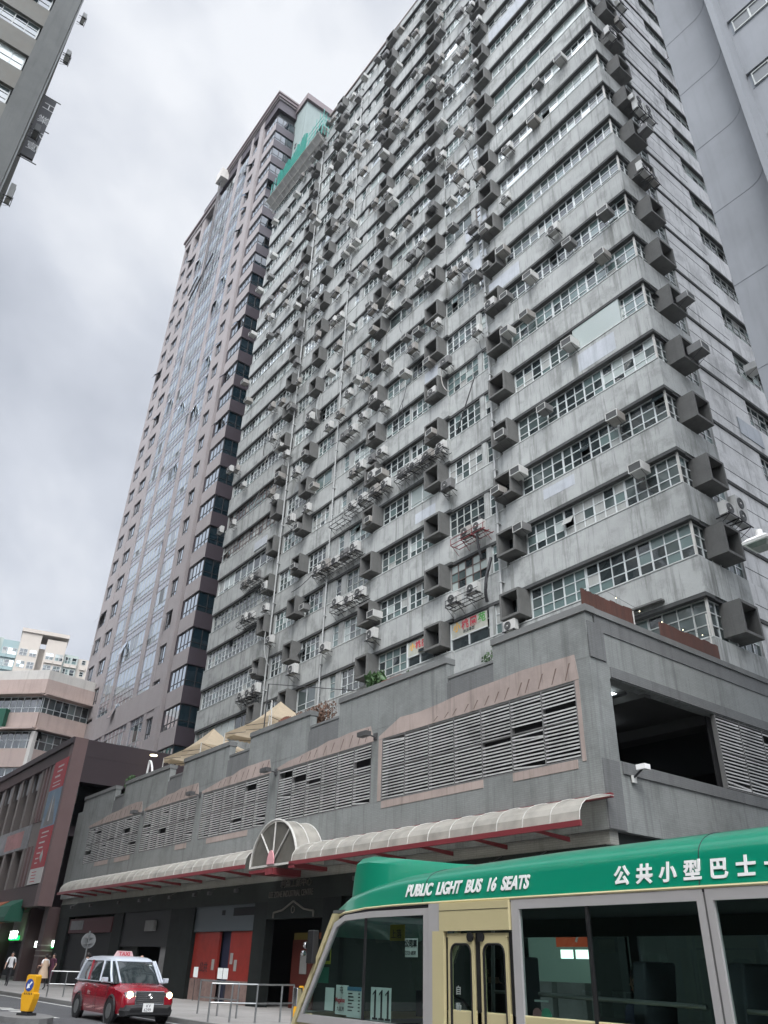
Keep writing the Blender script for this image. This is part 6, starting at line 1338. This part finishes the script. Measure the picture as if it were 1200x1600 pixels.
b = MB(); b.hexa([T(2.12, -0.42, 0.5), T(2.12, 0.42, 0.5), T(2.2, 0.42, 0.5), T(2.2, -0.42, 0.5), T(2.08, -0.42, 0.8), T(2.08, 0.42, 0.8), T(2.15, 0.42, 0.8), T(2.15, -0.42, 0.8)], M['plast']); gr_ = b.build('grille', taxi)
b = MB()
for i in range(6): b.path([T(2.2 - i * 0.01, -0.40, 0.54 + i * 0.048), T(2.2 - i * 0.01, 0.40, 0.54 + i * 0.048)], 0.008, M['chrome'], 5)
b.path([T(2.19, -0.43, 0.50), T(2.19, 0.43, 0.50), T(2.13, 0.43, 0.81), T(2.13, -0.43, 0.81), T(2.19, -0.43, 0.50)], 0.015, M['chrome'], 6); b.ring(T(2.2, 0, 0.70), T(1, 0, 0) - T(0, 0, 0), 0.055, 0.012, M['chrome'], 14); b.ring(T(2.2, 0, 0.70), T(1, 0, 0) - T(0, 0, 0), 0.03, 0.008, M['chrome'], 12); b.build('grille_trim', gr_)
b = MB(); b.loft([ringL(2.0, 0.2, 0.50, 0.80, 0.05), ringL(2.2, 0.22, 0.48, 0.72, 0.05), ringL(2.26, 0.26, 0.42, 0.6, 0.05)], M['plast']); b.build('bumper', taxi)
FT_ = Fr(T(2.275, 0, 0), T(0, 1, 0) - T(0, 0, 0), T(1, 0, 0) - T(0, 0, 0))
b = MB(); b.box(FT_, -0.22, 0.10, 0.0, 0.012, 0.32, 0.53, M['white']); pl = b.build('licence_plate', taxi); text('KV', 0.11, FT_, -0.13, 0.014, 0.43, M['ink'], pl, 'lettering', 0.002); text('6299', 0.11, FT_, -0.19, 0.014, 0.335, M['ink'], pl, 'lettering', 0.002)
b = MB(); b.loft([[T(-0.35 + dx, y, z) for y, z in ((-0.30, 1.68), (-0.22, 1.83), (0.22, 1.83), (0.30, 1.68))] for dx in (-0.07, 0.07)], mat('pale_pink_roof_sign', (0.55, 0.38, 0.38), 0.5)); rs = b.build('roof_sign', taxi); FS = Fr(T(-0.27, 0, 0), T(0, 1, 0) - T(0, 0, 0), T(1, 0, 0) - T(0, 0, 0)); text('TAXI', 0.15, FS, -0.2, 0.004, 1.70, M['redink'], rs, 'lettering', 0.004, bold=0.004, sx=1.1)
b = MB()
for x in (-0.15, -1.15): b.path([T(x, -0.87, 0.90), T(x + 0.16, -0.87, 0.90)], 0.016, M['chrome'], 6)
b.path([T(0.12, -0.858, 0.99), T(0.1, -0.868, 0.3)], 0.006, M['plast'], 4); b.path([T(-0.88, -0.858, 0.99), T(-0.9, -0.868, 0.3)], 0.006, M['plast'], 4); b.path([T(1.0, -0.855, 0.95), T(0.98, -0.868, 0.3)], 0.006, M['plast'], 4); b.build('door_handle', taxi)
SF = Fr(T(0, -0.862, 0), T(1, 0, 0) - T(0, 0, 0), T(0, -1, 0) - T(0, 0, 0)); text('的士', 0.13, SF, -0.6, 0.004, 0.66, M['g_pale'], taxi, 'door_lettering', 0.002)
b = MB(); b.disc(T(0.74, 0.48, 1.42), T(0.6, 0, 0.5) - T(0, 0, 0), 0.07, 0.01, M['apt_mint'], 10); b.build('licence_disc', taxi)

# ================================================================== street furniture
t = thing('keep_left_bollard', 'yellow traffic island bollard with a blue disc and white arrow', 'bollard', (-27.05, 7.95, 0.14))
F = Fr((-27.05, 7.95, 0), Vector((0.90, 0.44, 0)).normalized(), Vector((0.44, -0.90, 0)).normalized())
b = MB(); P = [(-0.16, 0.22), (-0.26, 0.55), (-0.27, 0.70), (-0.2, 0.72), (-0.2, 1.16), (-0.15, 1.2), (0.15, 1.2), (0.2, 1.16), (0.2, 0.72), (0.27, 0.70), (0.26, 0.55), (0.16, 0.22)]
P = [(x * 0.92, (z - .2) * 0.92 + .22) for x, z in P]
b.prism(F, P, -0.11, 0.11, M['yellow']); b.build('shell', t, bevel=0.012)
b = MB(); b.disc(F.p(0, 0.11, 0.88), F.N, 0.155, 0.008, M['blue'], 28); bl = b.build('blue_disc', t)
b = MB(); b.prism(F, [(0.065, 0.98), (0.10, 0.945), (0.005, 0.855), (0.04, 0.82), (-0.09, 0.79), (-0.062, 0.92), (-0.03, 0.888)], 0.119, 0.123, M['textwhite']); b.build('arrow', bl)
b = MB(); b.box(F, -0.22, 0.22, -0.16, 0.16, 0.14, 0.2, M['plast']); b.box(F, -0.12, 0.12, -0.1, 0.1, 0.2, 0.26, M['plast']); b.build('base', t)
for k in (-1, 0, 1): pass
b = MB(); [b.box(F, x, x + 0.03, 0.11, 0.114, 0.64, 0.69, M['ink']) for x in (-0.15, -0.08, 0.0, 0.06, 0.13)]; b.build('small_marking', t)
def railing(pts, label, h=0.95):
    r = MB()
    for (x, y) in pts: r.tube((x, y, 0.12), (x, y, 0.12 + h), 0.028, M['steel'], 8)
    for a, c in zip(pts[:-1], pts[1:]):
        for z in (0.12 + h, 0.12 + h * 0.5): r.tube((a[0], a[1], z), (c[0], c[1], z), 0.022, M['steel'], 8)
    tag(r.build('railing'), label, 'railing', 'stainless pedestrian railings')
railing([(-24.07, 11.98 + .2), (-23.75, 12.7), (-23.5, 13.4), (-23.6, 14.3), (-23.9, 14.9)], 'stainless tube railing beside the front of the minibus')
railing([(-27.9, 13.7), (-26.6, 13.75), (-25.4, 13.8)], 'low stainless railing just behind, left of the near railing')
railing([(-39.9, 12.4), (-39.6, 13.0), (-39.3, 13.6), (-38.6, 13.7)], 'stainless railing beside the round sign pole, behind the taxi')
t = thing('traffic_sign', 'round traffic sign seen from its grey back on a slim pole', 'traffic sign', (-37.9, 13.05, 0.12))
b = MB(); b.tube((-37.9, 13.05, 0.12), (-37.9, 13.05, 2.62), 0.035, M['steel'], 8); b.build('pole', t)
b = MB(); b.disc((-37.96, 13.08, 2.25), Vector((-0.9, 0.43, 0)), 0.30, 0.012, M['steel'], 26); b.build('disc', t); b = MB(); b.box(None, -37.96, -37.86, 12.85, 13.25, 2.13, 2.17, M['steel']); b.box(None, -37.96, -37.86, 12.85, 13.25, 2.34, 2.38, M['steel']); b.build('clamp', t)
t = thing('wet_floor_sign', 'yellow folding floor sign by the entrance, behind the railing end', 'floor sign', (-25.9, 16.4, 0.12))
b = MB(); b.hexa([(-26.1, 16.25, 0.12), (-25.75, 16.25, 0.12), (-25.75, 16.28, 0.12), (-26.1, 16.28, 0.12), (-26.0, 16.42, 1.0), (-25.85, 16.42, 1.0), (-25.85, 16.45, 1.0), (-26.0, 16.45, 1.0)], M['yellow']); b.hexa([(-26.1, 16.6, 0.12), (-25.75, 16.6, 0.12), (-25.75, 16.63, 0.12), (-26.1, 16.63, 0.12), (-26.0, 16.46, 1.0), (-25.85, 16.46, 1.0), (-25.85, 16.49, 1.0), (-26.0, 16.49, 1.0)], M['yellow']); b.build('panel', t)
# street lamp at the right edge
LP_ = Vector((-4.47, 10.04, 6.95))
t = thing('street_lamp', 'street lamp with a flat square white head, at the right edge', 'street lamp', (-1.2, 12.6, 0.12))
b = MB(); b.tube((-1.2, 12.6, 0.12), (-1.2, 12.6, 7.1), 0.09, M['steel'], 12, 0.06); b.path([Vector((-1.2, 12.6, 7.05)), Vector((-2.2, 12.0, 7.22)), Vector((-3.6, 11.15, 7.2)), LP_ + Vector((0.2, 0.1, 0.2))], 0.035, M['steel'], 8); b.build('pole', t)
b = MB()
def hr(z, s_): return [LP_ + Vector((sx * s_ * .72, sy * s_ * .72, z * .8)) for sx, sy in ((-1, -1), (1, -1), (1, 1), (-1, 1))]
b.loft([hr(-0.02, 0.26), hr(0.03, 0.27), hr(0.11, 0.17), hr(0.14, 0.09)], M['white']); hd = b.build('lamp_head', t); b = MB(); b.loft([hr(-0.09, 0.15), hr(-0.021, 0.21)], M['g_cloth']); b.build('diffuser', hd)
b = MB(); b.tube(LP_ + Vector((0.0, 0.0, 0.14)), LP_ + Vector((0, 0, 0.22)), 0.05, M['white'], 10); b.build('photocell', hd)

# ================================================================== people
def person(name_label, x, y, z, head, shirt, legs, pose, height=1.68, hairm=M['hair'], dress=None, seated=False, bald=False):
    """one skinned figure; pose gives stride and arm swing"""
    t = thing('person', name_label, 'person', (x, y, z)); s = height / 1.7
    q = Matrix.Rotation(head, 3, 'Z')
    def J(px, py, pz): return q @ Vector((px * s, py * s, pz * s))
    st, ar_, lean = pose.get('stride', 0.15), pose.get('arm', 0.15), pose.get('lean', 0.02)
    # local: +x is the way the person walks, y is sideways
    V = {}; E = []
    def jn(n, p, r): V[n] = (J(*p), r * s)
    jn('pelvis', (0, 0, 0.93), 0.125); jn('waist', (lean, 0, 1.08), 0.115); jn('chest', (lean * 2, 0, 1.28), 0.135); jn('collar', (lean * 2.5, 0, 1.42), 0.085); jn('neck', (lean * 3, 0, 1.48), 0.052); jn('head', (lean * 3 + 0.015, 0, 1.56), 0.078); jn('crown', (lean * 3 + 0.01, 0, 1.66), 0.07)
    E += [('pelvis', 'waist'), ('waist', 'chest'), ('chest', 'collar'), ('collar', 'neck'), ('neck', 'head'), ('head', 'crown')]
    for sg, nm in ((1, 'l'), (-1, 'r')):
        f = st * sg
        if seated:
            jn('hip' + nm, (0.02, 0.1 * sg, 0.9), 0.09); jn('knee' + nm, (0.42, 0.11 * sg, 0.92), 0.06); jn('ank' + nm, (0.44, 0.11 * sg, 0.5), 0.042); jn('toe' + nm, (0.58, 0.11 * sg, 0.46), 0.035)
        else:
            jn('hip' + nm, (0.0, 0.095 * sg, 0.88), 0.09); jn('knee' + nm, (f * 0.6 + 0.03, 0.09 * sg, 0.49), 0.058); jn('ank' + nm, (f, 0.085 * sg, 0.09 + (0.06 if f < 0 else 0)), 0.038); jn('toe' + nm, (f + 0.15, 0.09 * sg, 0.035 + (0.0 if f < 0 else 0.01)), 0.032)
        E += [('pelvis', 'hip' + nm), ('hip' + nm, 'knee' + nm), ('knee' + nm, 'ank' + nm), ('ank' + nm, 'toe' + nm)]
        a = -ar_ * sg; bend = pose.get('bend', 0.1)
        jn('sh' + nm, (lean * 2.3, 0.18 * sg, 1.39), 0.058); jn('el' + nm, (lean * 2 + a * 0.5 - 0.02, 0.24 * sg, 1.12), 0.042); jn('wr' + nm, (lean * 2 + a + bend, 0.22 * sg, 0.89 + bend * 0.9), 0.028); jn('hd' + nm, (lean * 2 + a * 1.15 + bend + 0.03, 0.21 * sg, 0.80 + bend), 0.030); 
        E += [('collar', 'sh' + nm), ('sh' + nm, 'el' + nm), ('el' + nm, 'wr' + nm), ('wr' + nm, 'hd' + nm)]
        for k in range(5):
            if k < 4: p = (lean * 2 + a * 1.2 + bend + 0.04 + (k - 1.5) * 0.018, 0.205 * sg, 0.735 - 0.012 * (1 if k in (1, 2) else 0) + bend)
            else: p = (lean * 2 + a * 1.15 + bend + 0.075, 0.19 * sg, 0.785 + bend)
            jn('f%d%s' % (k, nm), p, 0.009); E.append(('hd' + nm, 'f%d%s' % (k, nm)))
    me = bpy.data.meshes.new('body'); names = list(V); me.from_pydata([V[n][0] for n in names], [(names.index(a), names.index(b)) for a, b in E], [])
    ob = bpy.data.objects.new('tmp_body', me); C.objects.link(ob)
    sk = ob.modifiers.new('skin', 'SKIN'); ly = me.skin_vertices[0] if len(me.skin_vertices) else None
    if ly is None:
        bm = bmesh.new(); bm.from_mesh(me); bm.verts.layers.skin.verify(); bm.to_mesh(me); bm.free(); ly = me.skin_vertices[0]
    for i, n in enumerate(names):
        r = V[n][1]; ly.data[i].radius = (r, r * (0.78 if n in ('chest', 'waist', 'pelvis', 'collar') else 1)); ly.data[i].use_root = (n == 'pelvis')
    sb = ob.modifiers.new('sub', 'SUBSURF'); sb.levels = 2; sb.render_levels = 2
    dg = bpy.context.evaluated_depsgraph_get(); m2 = bpy.data.meshes.new_from_object(ob.evaluated_get(dg)); bpy.data.objects.remove(ob, do_unlink=True)
    m2.materials.clear()
    for mm in (M['skin'], shirt, legs, M['plast']): m2.materials.append(mm)
    for p in m2.polygons:
        h = p.center.z / s; rad = (q.inverted() @ p.center) / s
        idx = 0
        if seated: idx = 1 if (0.98 < h < 1.47) else (2 if h <= 0.98 else 0)
        elif h < 0.085: idx = 3
        elif h < 0.93 and abs(rad.y) < 0.185: idx = 2
        elif 0.93 <= h < 1.455: idx = 1 if not (abs(rad.y) > 0.2 and h < pose.get('sleeve', 1.2)) else 0
        p.material_index = idx; p.use_smooth = True
    body = bpy.data.objects.new('body', m2); C.objects.link(body); body.parent = t; ORIG[body.name] = Vector((x, y, z))
    hc = Vector((x, y, z)) + J(lean * 3, 0, 1.6)
    if not bald:
        h = MB(); rings = []
        for (dz, rr_) in ((-0.07, 0.075), (-0.02, 0.088), (0.04, 0.09), (0.085, 0.07), (0.115, 0.03)): rings.append([hc + q @ Vector(((math.cos(2 * math.pi * i / 12) * rr_ * (1.05) - 0.02) * s, math.sin(2 * math.pi * i / 12) * rr_ * s, dz * s)) if math.cos(2 * math.pi * i / 12) < 0.55 or dz > 0.03 else hc + q @ Vector((0.02 * s, math.sin(2 * math.pi * i / 12) * rr_ * 0.9 * s, dz * s)) for i in range(12)])
        h.loft(rings, hairm); h.build('hair', t, smooth=True)
    f_ = MB()
    for sg in (1, -1): f_.disc(hc + q @ Vector((0.068 * s, 0.028 * sg * s, -0.02 * s)), q @ Vector((1, 0, 0)), 0.009 * s, 0.008, M['ink'], 6); f_.tube(hc + q @ Vector((0.0, 0.075 * sg * s, -0.04 * s)), hc + q @ Vector((-0.005, 0.088 * sg * s, 0.0)), 0.014 * s, M['skin'], 6)
    f_.tube(hc + q @ Vector((0.07 * s, 0, -0.01 * s)), hc + q @ Vector((0.095 * s, 0, -0.045 * s)), 0.008 * s, M['skin'], 6, 0.014 * s); f_.tube(hc + q @ Vector((0.076 * s, -0.02 * s, -0.075 * s)), hc + q @ Vector((0.076 * s, 0.02 * s, -0.075 * s)), 0.005 * s, M['redink'], 5); f_.build('face', t)
    if dress:
        d = MB(); rings = []
        for (zz, rx, ry) in ((1.40, 0.10, 0.17), (1.25, 0.15, 0.20), (1.05, 0.14, 0.18), (0.85, 0.20, 0.25), (0.55, 0.25, 0.31)): rings.append([Vector((x, y, z)) + J(lean * 2 + math.cos(2 * math.pi * i / 18) * rx * (1 + 0.05 * (i % 2)), math.sin(2 * math.pi * i / 18) * ry * (1 + 0.05 * (i % 2)), zz) for i in range(18)])
        d.loft(rings, dress); d.build('dress', t, smooth=True)
    return t
person('person in a white t-shirt and black trousers striding along the far pavement', -53.1, 14.15, 0.12, R(-25), M['c_white'], M['c_black'], {'stride': 0.26, 'arm': 0.2, 'sleeve': 1.18}, 1.66)
person('person in a beige dress walking with hands raised to the chest', -47.9, 14.5, 0.12, R(-160), M['c_white'], M['c_black'], {'stride': 0.2, 'arm': 0.02, 'bend': 0.28, 'sleeve': 1.25}, 1.6, dress=M['c_beige'])
person('person in plum clothes standing in the dark doorway of the mall', -53.4, 16.6, 0.12, R(-60), M['c_plum'], M['c_plum'], {'stride': 0.1, 'arm': 0.05}, 1.66)
person('person in a charcoal jacket walking away beside the railing', -44.9, 15.6, 0.12, R(160), M['c_grey'], M['c_grey'], {'stride': 0.24, 'arm': 0.2, 'sleeve': 0.9, 'lean': 0.05}, 1.72)
person('person in dark clothes half hidden behind the person in charcoal', -46.1, 16.1, 0.12, R(150), M['c_black'], M['c_black'], {'stride': 0.15, 'arm': 0.1, 'sleeve': 0.9}, 1.68)
person('bald person in a red top seen over the taxi roof', -34.4, 14.2, 0.12, R(200), M['redink'], M['c_grey'], {'stride': 0.15, 'arm': 0.1}, 1.68, bald=True)
person('passenger in navy seated at the middle of the minibus', -4.35, 5.95, 0.02, R(180), M['c_navy'], M['c_navy'], {'arm': 0.0, 'bend': 0.2}, 1.66, seated=True)
person('passenger in black seated just behind the minibus door', -4.95, 6.9, 0.02, R(180), M['c_black'], M['c_black'], {'arm': 0.0, 'bend': 0.2}, 1.66, seated=True)
person('driver in charcoal seated at the wheel of the minibus', -7.1, 7.05, 0.02, R(180), M['c_grey'], M['c_navy'], {'arm': 0.0, 'bend': 0.3}, 1.7, seated=True)
for u_i, o in enumerate(PR):
    if not used[u_i]:
        for ch in list(o.children): bpy.data.objects.remove(ch, do_unlink=True)
        bpy.data.objects.remove(o, do_unlink=True)
# ================================================================== air
hz = MB(); hz.box(None, -230, 62, -60, 100, -1.0, 121, M['black']); hz_o = hz.build('haze'); hz_o['kind'] = 'stuff'
hm = bpy.data.materials.new('thin_haze'); hm.use_nodes = True; t = hm.node_tree; t.nodes.clear(); o = t.nodes.new('ShaderNodeOutputMaterial'); v = t.nodes.new('ShaderNodeVolumePrincipled')
v.inputs['Color'].default_value = (0.86, 0.9, 1.0, 1); v.inputs['Density'].default_value = 0.00015; v.inputs['Anisotropy'].default_value = 0.3; t.links.new(v.outputs[0], o.inputs['Volume'])
hz_o.data.materials.clear(); hz_o.data.materials.append(hm)
SC.cycles.volume_bounces = 0
